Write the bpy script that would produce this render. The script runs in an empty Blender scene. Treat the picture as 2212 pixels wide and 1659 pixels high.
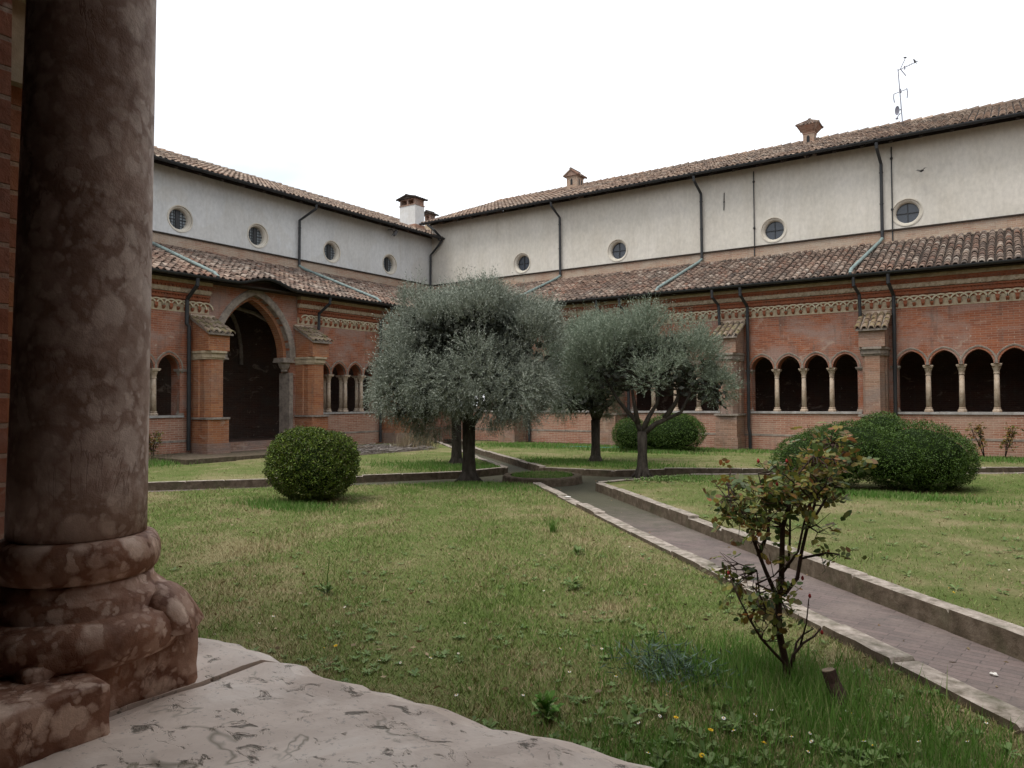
import bpy, math, random
import numpy as np
from mathutils import Vector, Matrix
random.seed(7); RNG = np.random.default_rng(7)
S = bpy.context.scene
COL = S.collection
# ------------------------------------------------------------------ camera
F, YAW, PIT, ROL = 1582.86, 0.597019, 0.0233173, -0.0046479
def cam_axes():
    cy, sy = math.cos(YAW), math.sin(YAW)
    fw = Vector((-sy*math.cos(PIT), cy*math.cos(PIT), math.sin(PIT)))
    r0 = Vector((cy, sy, 0)); u0 = r0.cross(fw)
    r = r0*math.cos(ROL) + u0*math.sin(ROL)
    return r, r.cross(fw), fw
cr, cu, cf = cam_axes()
cd = bpy.data.cameras.new('camera'); cam = bpy.data.objects.new('camera', cd); COL.objects.link(cam)
cd.sensor_width = 36; cd.lens = 36*F/2212; cd.clip_start = 0.05; cd.clip_end = 2000
M = Matrix((cr, cu, -cf)).transposed().to_4x4(); M.translation = (0, 0, 1.67)
cam.matrix_world = M
S.camera = cam
# ------------------------------------------------------------------ world, sun, exposure
SUN_EL, SUN_AZ = math.radians(64), math.radians(205)      # azimuth clockwise from +Y
w = bpy.data.worlds.new('World'); S.world = w; w.use_nodes = True
nt = w.node_tree; nt.nodes.clear()
sky = nt.nodes.new('ShaderNodeTexSky'); sky.sky_type = 'NISHITA'; sky.sun_disc = False
sky.sun_elevation = SUN_EL; sky.sun_rotation = SUN_AZ; sky.altitude = 50
tc = nt.nodes.new('ShaderNodeTexCoord')
mp = nt.nodes.new('ShaderNodeMapping'); mp.inputs['Scale'].default_value = (1, 1, 3.0)
nz = nt.nodes.new('ShaderNodeTexNoise'); nz.inputs['Scale'].default_value = 1.3; nz.inputs['Detail'].default_value = 5
cr_ = nt.nodes.new('ShaderNodeValToRGB')
cr_.color_ramp.elements[0].position = 0.36; cr_.color_ramp.elements[0].color = (0.50, 0.54, 0.57, 1)
cr_.color_ramp.elements[1].position = 0.58; cr_.color_ramp.elements[1].color = (1, 1, 1, 1)
mul = nt.nodes.new('ShaderNodeMix'); mul.data_type = 'RGBA'; mul.blend_type = 'MULTIPLY'; mul.inputs[0].default_value = 1
mul.inputs[7].default_value = (10.3, 10.4, 10.6, 1)
mx = nt.nodes.new('ShaderNodeMix'); mx.data_type = 'RGBA'; mx.inputs[0].default_value = 0.9
bg = nt.nodes.new('ShaderNodeBackground'); bg.inputs['Strength'].default_value = 0.1
ow = nt.nodes.new('ShaderNodeOutputWorld')
L = nt.links
L.new(tc.outputs['Generated'], mp.inputs[0]); L.new(mp.outputs[0], nz.inputs['Vector']); L.new(nz.outputs['Fac'], cr_.inputs[0])
L.new(cr_.outputs[0], mul.inputs[6]); L.new(sky.outputs[0], mx.inputs[6]); L.new(mul.outputs[2], mx.inputs[7])
L.new(mx.outputs[2], bg.inputs[0]); L.new(bg.outputs[0], ow.inputs[0])
sl = bpy.data.lights.new('sun', 'SUN'); sl.energy = 1.5; sl.angle = math.radians(30); sl.color = (1, 0.95, 0.87)
so = bpy.data.objects.new('sun', sl); COL.objects.link(so)
sd = Vector((math.sin(SUN_AZ)*math.cos(SUN_EL), math.cos(SUN_AZ)*math.cos(SUN_EL), math.sin(SUN_EL)))
so.rotation_euler = sd.to_track_quat('Z', 'Y').to_euler()
S.view_settings.view_transform = 'Standard'; S.view_settings.look = 'None'
S.view_settings.exposure = 0.83; S.view_settings.gamma = 1
S.render.engine = 'CYCLES'; S.cycles.max_bounces = 6; S.cycles.diffuse_bounces = 3
S.cycles.glossy_bounces = 2; S.cycles.transparent_max_bounces = 4
# ------------------------------------------------------------------ material toolkit
class NT:
    def __init__(s, name, rough=0.85, spec=0.25):
        s.m = bpy.data.materials.new(name); s.m.use_nodes = True; s.t = s.m.node_tree; s.t.nodes.clear()
        s.out = s.n('OutputMaterial'); s.b = s.n('BsdfPrincipled'); s.l(s.b.outputs[0], s.out.inputs[0])
        s.b.inputs['Roughness'].default_value = rough; s.b.inputs['Specular IOR Level'].default_value = spec
    def n(s, t): return s.t.nodes.new('ShaderNode'+t)
    def l(s, a, b): s.t.links.new(a, b)
    def set(s, inp, v):
        if isinstance(v, bpy.types.NodeSocket): s.l(v, inp)
        elif isinstance(v, (tuple, list)) and len(v) == 3 and inp.type == 'RGBA': inp.default_value = (*v, 1)
        else: inp.default_value = v
    def math(s, op, a, b=0, c=0):
        k = s.n('Math'); k.operation = op; s.set(k.inputs[0], a); s.set(k.inputs[1], b); s.set(k.inputs[2], c); return k.outputs[0]
    def mix(s, f, a, b, mode='MIX'):
        k = s.n('Mix'); k.data_type = 'RGBA'; k.blend_type = mode; s.set(k.inputs[0], f); s.set(k.inputs[6], a); s.set(k.inputs[7], b); return k.outputs[2]
    def ramp(s, f, stops, interp='LINEAR'):
        k = s.n('ValToRGB'); s.l(f, k.inputs[0]); e = k.color_ramp.elements; k.color_ramp.interpolation = interp
        while len(e) < len(stops): e.new(0.5)
        for i, (p, c) in enumerate(stops):
            e[i].position = p; e[i].color = (*c, 1) if isinstance(c, tuple) else (c, c, c, 1)
        return k.outputs[0]
    def rng(s, v, a, b, c=0., d=1.):
        k = s.n('MapRange'); s.set(k.inputs[0], v)
        for i, x in enumerate((a, b, c, d)): k.inputs[1+i].default_value = x
        return k.outputs[0]
    def pos(s): return s.n('NewGeometry').outputs['Position']
    def obj(s): return s.n('TexCoord').outputs['Object']
    def rand(s): return s.n('NewGeometry').outputs['Random Per Island']
    def scale(s, v, sc):
        k = s.n('Mapping'); s.l(v, k.inputs[0]); k.inputs['Scale'].default_value = sc if isinstance(sc, tuple) else (sc,)*3; return k.outputs[0]
    def noise(s, v, sc, det=3, rough=.5, dist=0, out='Fac'):
        k = s.n('TexNoise'); s.l(v, k.inputs['Vector']); k.inputs['Scale'].default_value = sc; k.inputs['Detail'].default_value = det
        k.inputs['Roughness'].default_value = rough; k.inputs['Distortion'].default_value = dist; return k.outputs[out]
    def vor(s, v, sc, feat='F1', out='Distance'):
        k = s.n('TexVoronoi'); k.feature = feat; s.l(v, k.inputs['Vector']); k.inputs['Scale'].default_value = sc; return k.outputs[out]
    def wallvec(s):
        g = s.n('NewGeometry'); sp = s.n('SeparateXYZ'); s.l(g.outputs['Position'], sp.inputs[0])
        sn = s.n('SeparateXYZ'); s.l(g.outputs['True Normal'], sn.inputs[0])
        f = s.math('GREATER_THAN', s.math('ABSOLUTE', sn.outputs[0]), .7)
        u = s.math('ADD', s.math('MULTIPLY', sp.outputs[1], f), s.math('MULTIPLY', sp.outputs[0], s.math('SUBTRACT', 1., f)))
        c = s.n('CombineXYZ'); s.l(u, c.inputs[0]); s.l(sp.outputs[2], c.inputs[1]); return c.outputs[0], g.outputs['Position'], sp.outputs[2]
    def bump(s, h, st=.4, d=.01):
        k = s.n('Bump'); k.inputs['Strength'].default_value = st; k.inputs['Distance'].default_value = d; s.l(h, k.inputs['Height']); s.l(k.outputs[0], s.b.inputs['Normal'])
    def col(s, c): s.set(s.b.inputs['Base Color'], c)
MAT = {}
def brick(name, ca, cb, mort, wash=(.26, .19, .17), washamt=.7, orange=(.36, .105, .04), oamt=.6, bw=.27, bh=.068, dirt=.5):
    k = NT(name, .92, .15); v, p, z = k.wallvec()
    v2 = k.n('VectorMath'); v2.operation = 'ADD'; k.l(v, v2.inputs[0])
    nn = k.noise(p, 3.0, 2, out='Color'); sc = k.n('VectorMath'); sc.operation = 'SCALE'; k.l(nn, sc.inputs[0]); sc.inputs['Scale'].default_value = .02
    k.l(sc.outputs[0], v2.inputs[1])
    b = k.n('TexBrick'); k.l(v2.outputs[0], b.inputs['Vector']); b.inputs['Scale'].default_value = 1
    b.inputs['Brick Width'].default_value = bw; b.inputs['Row Height'].default_value = bh; b.inputs['Mortar Size'].default_value = .007
    b.inputs['Mortar Smooth'].default_value = .4; b.inputs['Bias'].default_value = 0
    b.offset = .5; b.squash = 1
    k.set(b.inputs['Color1'], ca); k.set(b.inputs['Color2'], cb); k.set(b.inputs['Mortar'], mort)
    big = k.noise(k.scale(p, (.5, .5, .9)), 1.6, 5, .62, .4)
    c = k.mix(k.rng(k.noise(k.scale(p, (1, 1, 2.2)), 1.1, 6, .65), .48, .62, 0, oamt), b.outputs['Color'], k.mix(.3, orange, b.outputs['Color']))
    c = k.mix(k.rng(big, .46, .64, 0, washamt), c, wash); pat = k.noise(k.scale(p, (.8, .8, 1.3)), 1.9, 5, .7, .8); c = k.mix(k.rng(pat, .60, .66, 0, .4), c, (.50, .40, .32))
    fine = k.noise(p, 24, 4, .7)
    c = k.mix(k.rng(fine, .3, .75, 0, .45), c, k.mix(1, c, (.45, .42, .4), 'MULTIPLY'))
    strk = k.noise(k.scale(p, (2.5, 2.5, .35)), 2.0, 4, .6)
    c = k.mix(k.rng(strk, .55, .75, 0, dirt), c, (.10, .085, .075))
    spots = k.noise(p, 7.5, 3, .6)
    c = k.mix(k.rng(spots, .69, .73, 0, .55), c, (.46, .40, .33))
    k.col(c); h = k.math('ADD', k.math('MULTIPLY', b.outputs['Fac'], -.7), k.math('MULTIPLY', fine, .7)); k.bump(h, .7, .012)
    MAT[name] = k.m; return k.m
brick('brick_red', (.37, .145, .085), (.25, .095, .06), (.38, .27, .205), wash=(.34, .235, .20), washamt=.85, oamt=.5, dirt=.6)
brick('brick_pale', (.42, .23, .165), (.33, .155, .105), (.54, .44, .35), wash=(.44, .32, .25), washamt=.55, oamt=.25, dirt=.35)
brick('brick_band', (.40, .29, .21), (.33, .20, .14), (.46, .40, .33), wash=(.42, .36, .29), oamt=.08, dirt=.3)
brick('brick_orange', (.42, .18, .085), (.30, .115, .06), (.40, .27, .18), washamt=.35, wash=(.33, .25, .2), oamt=.5)
brick('brick_brown', (.36, .225, .165), (.26, .155, .11), (.38, .29, .22), wash=(.25, .20, .18), oamt=.3)
brick('brick_inner_shaded', (.10, .06, .045), (.08, .045, .035), (.12, .09, .07), wash=(.09, .07, .06), oamt=.1)  # gallery brick, with the dimness behind the arches put into its colour
def rough_mat(name, cols, sc=6, rough=.9, spec=.2, bump=.3, bsc=30, bd=.01, dark=.4, darkc=(.08, .07, .06), vec='pos', stretch=(1, 1, 1)):
    k = NT(name, rough, spec); p = k.scale(k.pos() if vec == 'pos' else k.obj(), stretch)
    n = k.noise(p, sc, 5, .6, .2); n2 = k.noise(p, sc*.3, 4, .6); n3 = k.noise(p, bsc, 4, .7)
    c = k.ramp(n, [(.3+.4*i/max(1, len(cols)-1), q) for i, q in enumerate(cols)])
    c = k.mix(k.rng(n2, .5, .75, 0, dark), c, darkc)
    if name.startswith('plaster_w') or name.startswith('plaster_c'):
        sk = k.noise(k.scale(k.pos(), (2.2, 2.2, .16)), 1.6, 5, .65); c = k.mix(k.rng(sk, .52, .74, 0, .3), c, (.42, .38, .32)); pt = k.noise(k.pos(), .45, 3, .5, .6); c = k.mix(k.rng(pt, .53, .56, 0, .22), c, (.50, .47, .41))
    c = k.mix(k.rng(n3, .35, .8, 0, .35), c, k.mix(1, c, (.4, .4, .4), 'MULTIPLY'))
    k.col(c); k.bump(n3, bump, bd); MAT[name] = k.m; return k.m
rough_mat('plaster_warm', [(.56, .52, .45), (.61, .575, .51), (.64, .605, .545)], 1.1, bump=.25, bsc=9, bd=.01, dark=.28, darkc=(.50, .46, .41), stretch=(1, 1, .55))  # warm tint of the sunlit wall put into the plaster colour
rough_mat('plaster_cool', [(.54, .545, .54), (.60, .605, .60), (.63, .635, .63)], 1.3, bump=.25, bsc=9, bd=.01, dark=.3, darkc=(.46, .455, .44), stretch=(1, 1, .6))  # same plaster, tinted cooler for the wall out of the sun
rough_mat('plaster_rim', [(.58, .53, .45), (.64, .6, .52)], 3, bump=.1)
rough_mat('stone_grey', [(.17, .14, .12), (.28, .235, .20), (.36, .31, .26)], 7, dark=.6)
rough_mat('stone_cream', [(.34, .26, .175), (.45, .36, .25), (.50, .425, .31)], 9, dark=.4)
rough_mat('stone_light', [(.45, .37, .25), (.58, .50, .36), (.62, .56, .44)], 9, dark=.3)
rough_mat('stone_buff', [(.34, .25, .18), (.47, .37, .28), (.55, .46, .37)], 9, dark=.35)
rough_mat('stone_sill', [(.27, .25, .235), (.36, .34, .325), (.45, .43, .42)], 5, dark=.35)
rough_mat('terracotta', [(.21, .065, .035), (.30, .10, .05), (.25, .12, .08)], 10, dark=.5)
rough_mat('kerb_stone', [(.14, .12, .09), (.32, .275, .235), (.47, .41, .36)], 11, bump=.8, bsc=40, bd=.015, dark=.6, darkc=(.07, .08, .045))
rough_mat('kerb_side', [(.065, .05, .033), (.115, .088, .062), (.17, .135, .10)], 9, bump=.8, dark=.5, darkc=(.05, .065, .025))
rough_mat('metal_dark', [(.018, .02, .022), (.032, .034, .038)], 5, .55, .4, bump=.1, dark=.2)
rough_mat('metal_copper', [(.13, .18, .175), (.22, .29, .28), (.10, .12, .12)], 9, .6, .3, bump=.2, dark=.3)
rough_mat('wood_dark', [(.028, .021, .017), (.05, .038, .03)], 9, dark=.3)
rough_mat('bark', [(.03, .025, .02), (.065, .055, .045), (.10, .085, .07)], 14, bump=1, bsc=30, bd=.03, dark=.3, stretch=(1, 1, .35))
rough_mat('bark_rose', [(.035, .022, .018), (.06, .035, .03), (.05, .06, .03)], 30, bump=.5, dark=.2)
rough_mat('soil', [(.05, .035, .025), (.08, .06, .045), (.11, .09, .07)], 8, bump=1, bsc=25, bd=.03)
rough_mat('wood_cut', [(.14, .11, .08), (.24, .19, .14)], 20)
rough_mat('plaster_inner_shaded', [(.10, .085, .07), (.14, .12, .10)], 3, dark=.3)  # gallery ceiling plaster, darkened in colour to deepen the interior shade
rough_mat('white_stone', [(.6, .58, .55), (.75, .73, .7)], 10, dark=.1)
def simple(name, c, rough=.6, spec=.3):
    k = NT(name, rough, spec); n = k.noise(k.obj(), 20, 3); k.col(k.mix(k.rng(n, .3, .7, 0, .35), c, tuple(x*.6 for x in c))); MAT[name] = k.m
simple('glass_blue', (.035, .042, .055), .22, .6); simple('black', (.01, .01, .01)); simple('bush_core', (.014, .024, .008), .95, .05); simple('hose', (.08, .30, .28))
simple('aerial', (.20, .20, .24)); simple('feather', (.03, .028, .03)); simple('white_petal', (.8, .8, .8)); simple('yellow_petal', (.75, .5, .02))
simple('lamp_grey', (.12, .12, .13)); simple('red_bud', (.35, .03, .03)); simple('blue_grey_leaf', (.085, .135, .10)); simple('pale_glass', (.22, .25, .27), .25, .5)
# roof tiles: colour per tile
def tilemat(name, cols, moss=0):
    k = NT(name, .9, .15); p = k.pos(); r = k.rand()
    c = k.ramp(r, [(i/(len(cols)-1), q) for i, q in enumerate(cols)])
    n = k.noise(p, 9, 5, .7); n2 = k.noise(p, 45, 3, .7)
    c = k.mix(k.rng(n, .46, .64, 0, .65), c, (.10, .082, .07)); c = k.mix(k.rng(n2, .55, .7, 0, .5), c, (.42, .38, .33))
    if moss: c = k.mix(k.rng(k.noise(p, 6, 3), .5, .56, 0, moss), c, (.13, .13, .04))
    big = k.noise(p, .35, 3); c = k.mix(k.rng(big, .4, .65, 0, .35), c, k.mix(1, c, (1.25, .95, .8), 'MULTIPLY'))
    k.col(c); k.bump(n2, .4, .01); MAT[name] = k.m
TC = [(.09, .065, .053), (.20, .13, .10), (.13, .10, .085), (.30, .225, .175), (.08, .066, .058), (.22, .125, .09), (.38, .325, .275), (.15, .105, .085), (.26, .195, .155), (.11, .082, .068)]
tilemat('roof_tile', [tuple(v*.9 for v in c) for c in TC]); tilemat('roof_tile_mossy', [(.10, .08, .055), (.22, .165, .12), (.14, .105, .08), (.30, .25, .19)], .45)
tilemat('roof_tile_pale', [(.16, .11, .085), (.32, .24, .18), (.12, .09, .075), (.22, .16, .125), (.42, .34, .27), (.10, .08, .068), (.26, .185, .14)])
# nodular red marble
def marble(name, vein, base, pale, dirt, amt, zs, mask):
    """nodular limestone: soft rounded pale nodules of several sizes in a darker clayey matrix, ragged dark seams"""
    k = NT(name, .66, .3); p = k.obj()
    wv = k.noise(p, 16, 4, .65, out='Color'); a = k.n('VectorMath'); a.operation = 'SCALE'; k.l(wv, a.inputs[0]); a.inputs['Scale'].default_value = .045
    b = k.n('VectorMath'); b.operation = 'ADD'; k.l(p, b.inputs[0]); k.l(a.outputs[0], b.inputs[1]); pv = k.scale(b.outputs[0], (1, 1, zs))
    rag = k.noise(p, 60, 4, .7); msk = k.rng(k.noise(p, 9, 4, .6), *mask)
    c = k.mix(k.rng(k.noise(p, 13, 5, .65), .38, .64), k.mix(.35, vein, base), base)
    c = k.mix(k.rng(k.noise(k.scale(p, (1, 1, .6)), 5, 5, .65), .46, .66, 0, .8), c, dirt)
    hgt = rag
    for sc, t, w_ in ((27, .50, .85), (46, .46, .75), (84, .42, .6)):
        d = k.math('ADD', k.vor(pv, sc), k.math('MULTIPLY', rag, .22)); col_ = k.vor(pv, sc, 'F1', 'Color'); sx = k.n('SeparateXYZ'); k.l(col_, sx.inputs[0])
        on = k.math('MULTIPLY', k.math('MULTIPLY', k.rng(d, t, t+.2, 1, 0), k.rng(sx.outputs[1], .12, .5)), k.math('MULTIPLY', msk, w_*amt))
        c = k.mix(on, c, k.mix(k.rng(sx.outputs[0], 0, 1, .1, 1), base, pale))
    rd = k.math('ABSOLUTE', k.math('SUBTRACT', k.noise(k.scale(p, (1, 1, .38)), 11, 6, .62, .7), .5))
    seam = k.math('MULTIPLY', k.rng(rd, .002, .012, .6, 0), k.rng(k.noise(p, 6, 3), .47, .6)); c = k.mix(seam, c, vein)
    f = k.noise(p, 130, 4, .7); c = k.mix(k.rng(f, .3, .8, 0, .3), c, k.mix(1, c, (.5, .45, .42), 'MULTIPLY'))
    k.col(c); h = k.math('SUBTRACT', k.math('ADD', k.math('MULTIPLY', k.noise(p, 34, 6, .75), .5+.5*amt), k.math('MULTIPLY', f, .25)), k.math('MULTIPLY', seam, .4)); k.bump(h, .25+.2*amt, .006); MAT[name] = k.m
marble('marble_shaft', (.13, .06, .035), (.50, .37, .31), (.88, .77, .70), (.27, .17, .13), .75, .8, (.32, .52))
marble('marble_base', (.09, .028, .014), (.33, .165, .10), (.85, .65, .52), (.14, .055, .03), .9, .9, (.34, .48))
k = NT('marble_sill', .6, .4); p = k.pos()
n = k.noise(p, 5, 6, .65, .6); c = k.ramp(n, [(.3, (.56, .44, .36)), (.5, (.70, .58, .49)), (.66, (.78, .69, .61))])
c = k.mix(k.rng(k.noise(p, 2.2, 4, .6, 1.2), .53, .62, 0, .5), c, (.44, .33, .26))
pit = k.noise(k.scale(p, (1, 1.6, 1)), 24, 5, .68, .8); c = k.mix(k.rng(pit, .60, .65, 0, .85), c, (.15, .125, .09)); pb = k.noise(p, 11, 5, .7, 1.2); c = k.mix(k.rng(pb, .64, .70, 0, .8), c, (.14, .125, .07))
gate = k.rng(k.noise(p, 6, 3), .5, .58)
vn = k.math('ABSOLUTE', k.math('SUBTRACT', k.noise(p, 2.6, 5, .55, .8), .5))
c = k.mix(k.math('MULTIPLY', k.rng(vn, 0, .007, .8, 0), gate), c, (.16, .13, .08))
sp = k.noise(p, 110, 3, .7); c = k.mix(k.rng(sp, .60, .68, 0, .5), c, (.2, .17, .15))
k.col(c); k.bump(k.math('ADD', k.math('MULTIPLY', k.rng(pit, .58, .7), -1), k.math('MULTIPLY', n, .6)), .5, .012); MAT['marble_sill'] = k.m
# lawn: straw and green patches shared by ground and blades
def lawncol(k, p):
    big = k.noise(p, .33, 4, .6, .5); mid = k.noise(p, 1.6, 4, .65)
    f = k.math('ADD', k.math('MULTIPLY', big, .55), k.math('MULTIPLY', mid, .45)); return f
k = NT('lawn', .95, .1); p = k.pos(); f = lawncol(k, p)
c = k.ramp(f, [(.36, (.11, .155, .04)), (.50, (.17, .19, .07)), (.60, (.27, .24, .125))])
n = k.noise(p, 30, 5, .75); c = k.mix(k.rng(n, .3, .7, 0, .6), c, k.mix(1, c, (.35, .38, .3), 'MULTIPLY'))
k.col(c); k.bump(n, 1, .03); MAT['lawn'] = k.m
k = NT('grass_blade', .7, .2); p = k.pos(); f = lawncol(k, p); r = k.rand()
g = k.ramp(r, [(0, (.095, .165, .03)), (.5, (.14, .215, .045)), (1, (.205, .265, .08))]); st = k.ramp(r, [(0, (.25, .205, .10)), (1, (.37, .31, .18))])
r9 = k.math('FRACT', k.math('MULTIPLY', r, 37.7)); m = k.math('GREATER_THAN', k.math('ADD', k.math('MULTIPLY', r9, .26), f), .63); k.col(k.mix(m, g, st)); MAT['grass_blade'] = k.m
def leafmat(name, cols, rough=.55, spec=.3, trans=.15):
    k = NT(name, rough, spec); c = k.ramp(k.rand(), [(i/(len(cols)-1), q) for i, q in enumerate(cols)]); k.col(c)
    tr = k.n('BsdfTranslucent'); k.l(c, tr.inputs[0]); ms = k.n('MixShader'); ms.inputs[0].default_value = trans
    k.l(k.b.outputs[0], ms.inputs[1]); k.l(tr.outputs[0], ms.inputs[2]); k.l(ms.outputs[0], k.out.inputs[0]); MAT[name] = k.m
leafmat('olive_leaf', [(.12, .145, .11), (.20, .23, .18), (.31, .335, .28), (.13, .155, .115), (.40, .42, .36)], trans=.08)
leafmat('olive_inner_shaded', [(.03, .035, .025), (.05, .055, .04)], trans=0)  # crown shade put into the colour: near-black copy of the olive leaf
leafmat('olive_leaf_green', [(.11, .15, .10), (.18, .22, .155), (.27, .31, .235), (.13, .17, .115), (.33, .365, .29)])
leafmat('box_leaf', [(.024, .052, .007), (.042, .09, .012), (.09, .155, .022), (.028, .06, .008), (.065, .11, .015)], trans=.05)
leafmat('box_leaf_bright', [(.04, .075, .008), (.075, .13, .012), (.16, .22, .022), (.022, .045, .006), (.09, .085, .025), (.05, .09, .01)], trans=.05)
leafmat('rose_leaf', [(.05, .085, .025), (.08, .13, .035), (.16, .18, .03), (.20, .09, .03), (.07, .12, .05), (.27, .24, .04), (.06, .10, .03)], .5, .3, .3)
leafmat('rose_leaf_red', [(.22, .09, .035), (.32, .12, .045), (.20, .17, .03), (.28, .22, .05), (.12, .08, .03), (.18, .13, .03)], .5, .3, .35)
leafmat('weed_leaf', [(.07, .13, .03), (.11, .18, .045), (.15, .22, .07), (.09, .13, .04)])
leafmat('straw', [(.22, .17, .10), (.32, .26, .17), (.17, .12, .08)])
leafmat('twig', [(.12, .10, .085), (.22, .19, .17), (.32, .29, .27), (.07, .055, .045)])
leafmat('long_grass', [(.07, .16, .022), (.10, .23, .035), (.17, .32, .07), (.08, .18, .03), (.30, .32, .14), (.12, .26, .05)], trans=.35)
# herringbone path
k = NT('path_brick', .8, .3); p = k.pos(); mpn = k.n('Mapping'); k.l(p, mpn.inputs[0]); mpn.inputs['Rotation'].default_value = (0, 0, math.radians(8))
b = k.n('TexBrick'); k.l(mpn.outputs[0], b.inputs['Vector']); b.inputs['Scale'].default_value = 1; b.inputs['Brick Width'].default_value = .26; b.inputs['Row Height'].default_value = .075
b.inputs['Mortar Size'].default_value = .004; b.inputs['Mortar Smooth'].default_value = .5
k.set(b.inputs['Color1'], (.165, .125, .115)); k.set(b.inputs['Color2'], (.12, .095, .088)); k.set(b.inputs['Mortar'], (.085, .07, .064))
n = k.noise(p, 1.4, 5, .6); c = k.mix(k.rng(n, .45, .7, 0, .7), b.outputs['Color'], (.20, .16, .14))
n5 = k.noise(p, 5, 5, .7); c = k.mix(k.rng(n5, .5, .7, 0, .5), c, (.09, .08, .075))
spx = k.n('SeparateXYZ'); k.l(p, spx.inputs[0]); far = k.rng(k.math('ADD', spx.outputs[1], k.math('MULTIPLY', n5, 3)), 10.5, 13, 0, .8)
c = k.mix(far, c, (.055, .058, .03)); fn = k.noise(p, 50, 3, .7); c = k.mix(k.rng(fn, .4, .8, 0, .5), c, k.mix(1, c, (.4, .4, .4), 'MULTIPLY'))
k.col(c); k.bump(k.math('ADD', k.math('MULTIPLY', b.outputs['Fac'], -1), fn), .5, .008); MAT['path_brick'] = k.m
# ------------------------------------------------------------------ mesh toolkit
class MB:
    def __init__(s, T=None): s.v = []; s.f = []; s.m = []; s.T = T
    def add(s, vs, fs, m=0):
        o = len(s.v); s.v += [tuple(q) for q in vs]
        for f in fs: s.f.append([o+i for i in f]); s.m.append(m)
    def box(s, x0, x1, y0, y1, z0, z1, m=0):
        s.add([(x0, y0, z0), (x1, y0, z0), (x1, y1, z0), (x0, y1, z0), (x0, y0, z1), (x1, y0, z1), (x1, y1, z1), (x0, y1, z1)],
              [(0, 3, 2, 1), (4, 5, 6, 7), (0, 1, 5, 4), (1, 2, 6, 5), (2, 3, 7, 6), (3, 0, 4, 7)], m)
    def prism(s, poly, z0, z1, m=0, mtop=None):
        n = len(poly); s.add([(x, y, z0) for x, y in poly]+[(x, y, z1) for x, y in poly], [(i, (i+1) % n, n+(i+1) % n, n+i) for i in range(n)], m)
        s.add([(x, y, z1) for x, y in poly], [tuple(range(n))], m if mtop is None else mtop); s.add([(x, y, z0) for x, y in poly], [tuple(range(n))[::-1]], m)
    def tube(s, pts, r, n=8, m=0, caps=True):
        pts = [Vector(q) for q in pts]; N = len(pts); rs = r if isinstance(r, (list, tuple)) else [r]*N; vs = []
        up = None
        for i, q in enumerate(pts):
            t = (pts[min(i+1, N-1)]-pts[max(i-1, 0)]).normalized()
            if up is None: up = t.orthogonal().normalized()
            a = (up - t*up.dot(t)); a = a.normalized() if a.length > 1e-4 else t.orthogonal().normalized(); up = a; b = t.cross(a)
            for j in range(n):
                th = 2*math.pi*j/n; vs.append(q+(a*math.cos(th)+b*math.sin(th))*rs[i])
        fs = [(i*n+j, i*n+(j+1) % n, (i+1)*n+(j+1) % n, (i+1)*n+j) for i in range(N-1) for j in range(n)]
        if caps: fs += [tuple(range(n))[::-1], tuple(range((N-1)*n, N*n))]
        s.add(vs, fs, m)
    def lathe(s, c, prof, n=16, m=0, rot=0, sy=1):
        vs = []; N = len(prof)
        for r, z in prof:
            for j in range(n):
                a = 2*math.pi*j/n+rot; vs.append((c[0]+r*math.cos(a), c[1]+r*sy*math.sin(a), z))
        fs = [(i*n+j, i*n+(j+1) % n, (i+1)*n+(j+1) % n, (i+1)*n+j) for i in range(N-1) for j in range(n)]
        fs += [tuple(range(n))[::-1], tuple(range((N-1)*n, N*n))]; s.add(vs, fs, m)
    def build(s, name, mats, parent=None, smooth=False):
        vs = [s.T(*q) for q in s.v] if s.T else s.v
        me = bpy.data.meshes.new(name); me.from_pydata(vs, [], s.f)
        for q in ([mats] if isinstance(mats, str) else mats): me.materials.append(MAT[q])
        if not isinstance(mats, str): me.polygons.foreach_set('material_index', s.m)
        if smooth: me.polygons.foreach_set('use_smooth', [True]*len(me.polygons))
        me.update(); return link(name, me, parent)
def link(name, me, parent=None):
    o = bpy.data.objects.new(name, me); COL.objects.link(o)
    if parent:
        o.parent = parent
        if parent.type == 'EMPTY': o.matrix_parent_inverse = Matrix.Translation(-parent.location)
    return o
def tag(o, label=None, cat=None, group=None, kind=None):
    for a, b in (('label', label), ('category', cat), ('group', group), ('kind', kind)):
        if b: o[a] = b
    return o
def empty(name, loc, label, cat, group=None):
    o = bpy.data.objects.new(name, None); COL.objects.link(o); o.location = loc; o.empty_display_size = .2; return tag(o, label, cat, group)
def npmesh(name, V, nper, mats, parent=None, midx=None):
    """V: (N, nper, 3) separate polygons"""
    V = np.asarray(V, dtype=np.float32); n = len(V); me = bpy.data.meshes.new(name)
    me.vertices.add(n*nper); me.vertices.foreach_set('co', V.reshape(-1)); me.loops.add(n*nper); me.loops.foreach_set('vertex_index', np.arange(n*nper, dtype=np.int32))
    me.polygons.add(n); me.polygons.foreach_set('loop_start', np.arange(n, dtype=np.int32)*nper)
    for q in ([mats] if isinstance(mats, str) else mats): me.materials.append(MAT[q])
    if midx is not None: me.polygons.foreach_set('material_index', midx.astype(np.int32))
    me.update(calc_edges=True); me.validate(); return link(name, me, parent)
def unit(a): return a/np.maximum(np.linalg.norm(a, axis=-1, keepdims=True), 1e-9)
def leaf_quads(P, D, ln, wd, rng=RNG):
    """rhombic leaves"""
    D = unit(D); R = unit(rng.normal(size=D.shape)); W = unit(np.cross(D, R)); ln = np.reshape(ln, (-1, 1)); wd = np.reshape(wd, (-1, 1))
    mid = P+D*ln*.45+np.cross(D, W)*ln*.06
    return np.stack([P, mid+W*wd*.5, P+D*ln, mid-W*wd*.5], 1)
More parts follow.
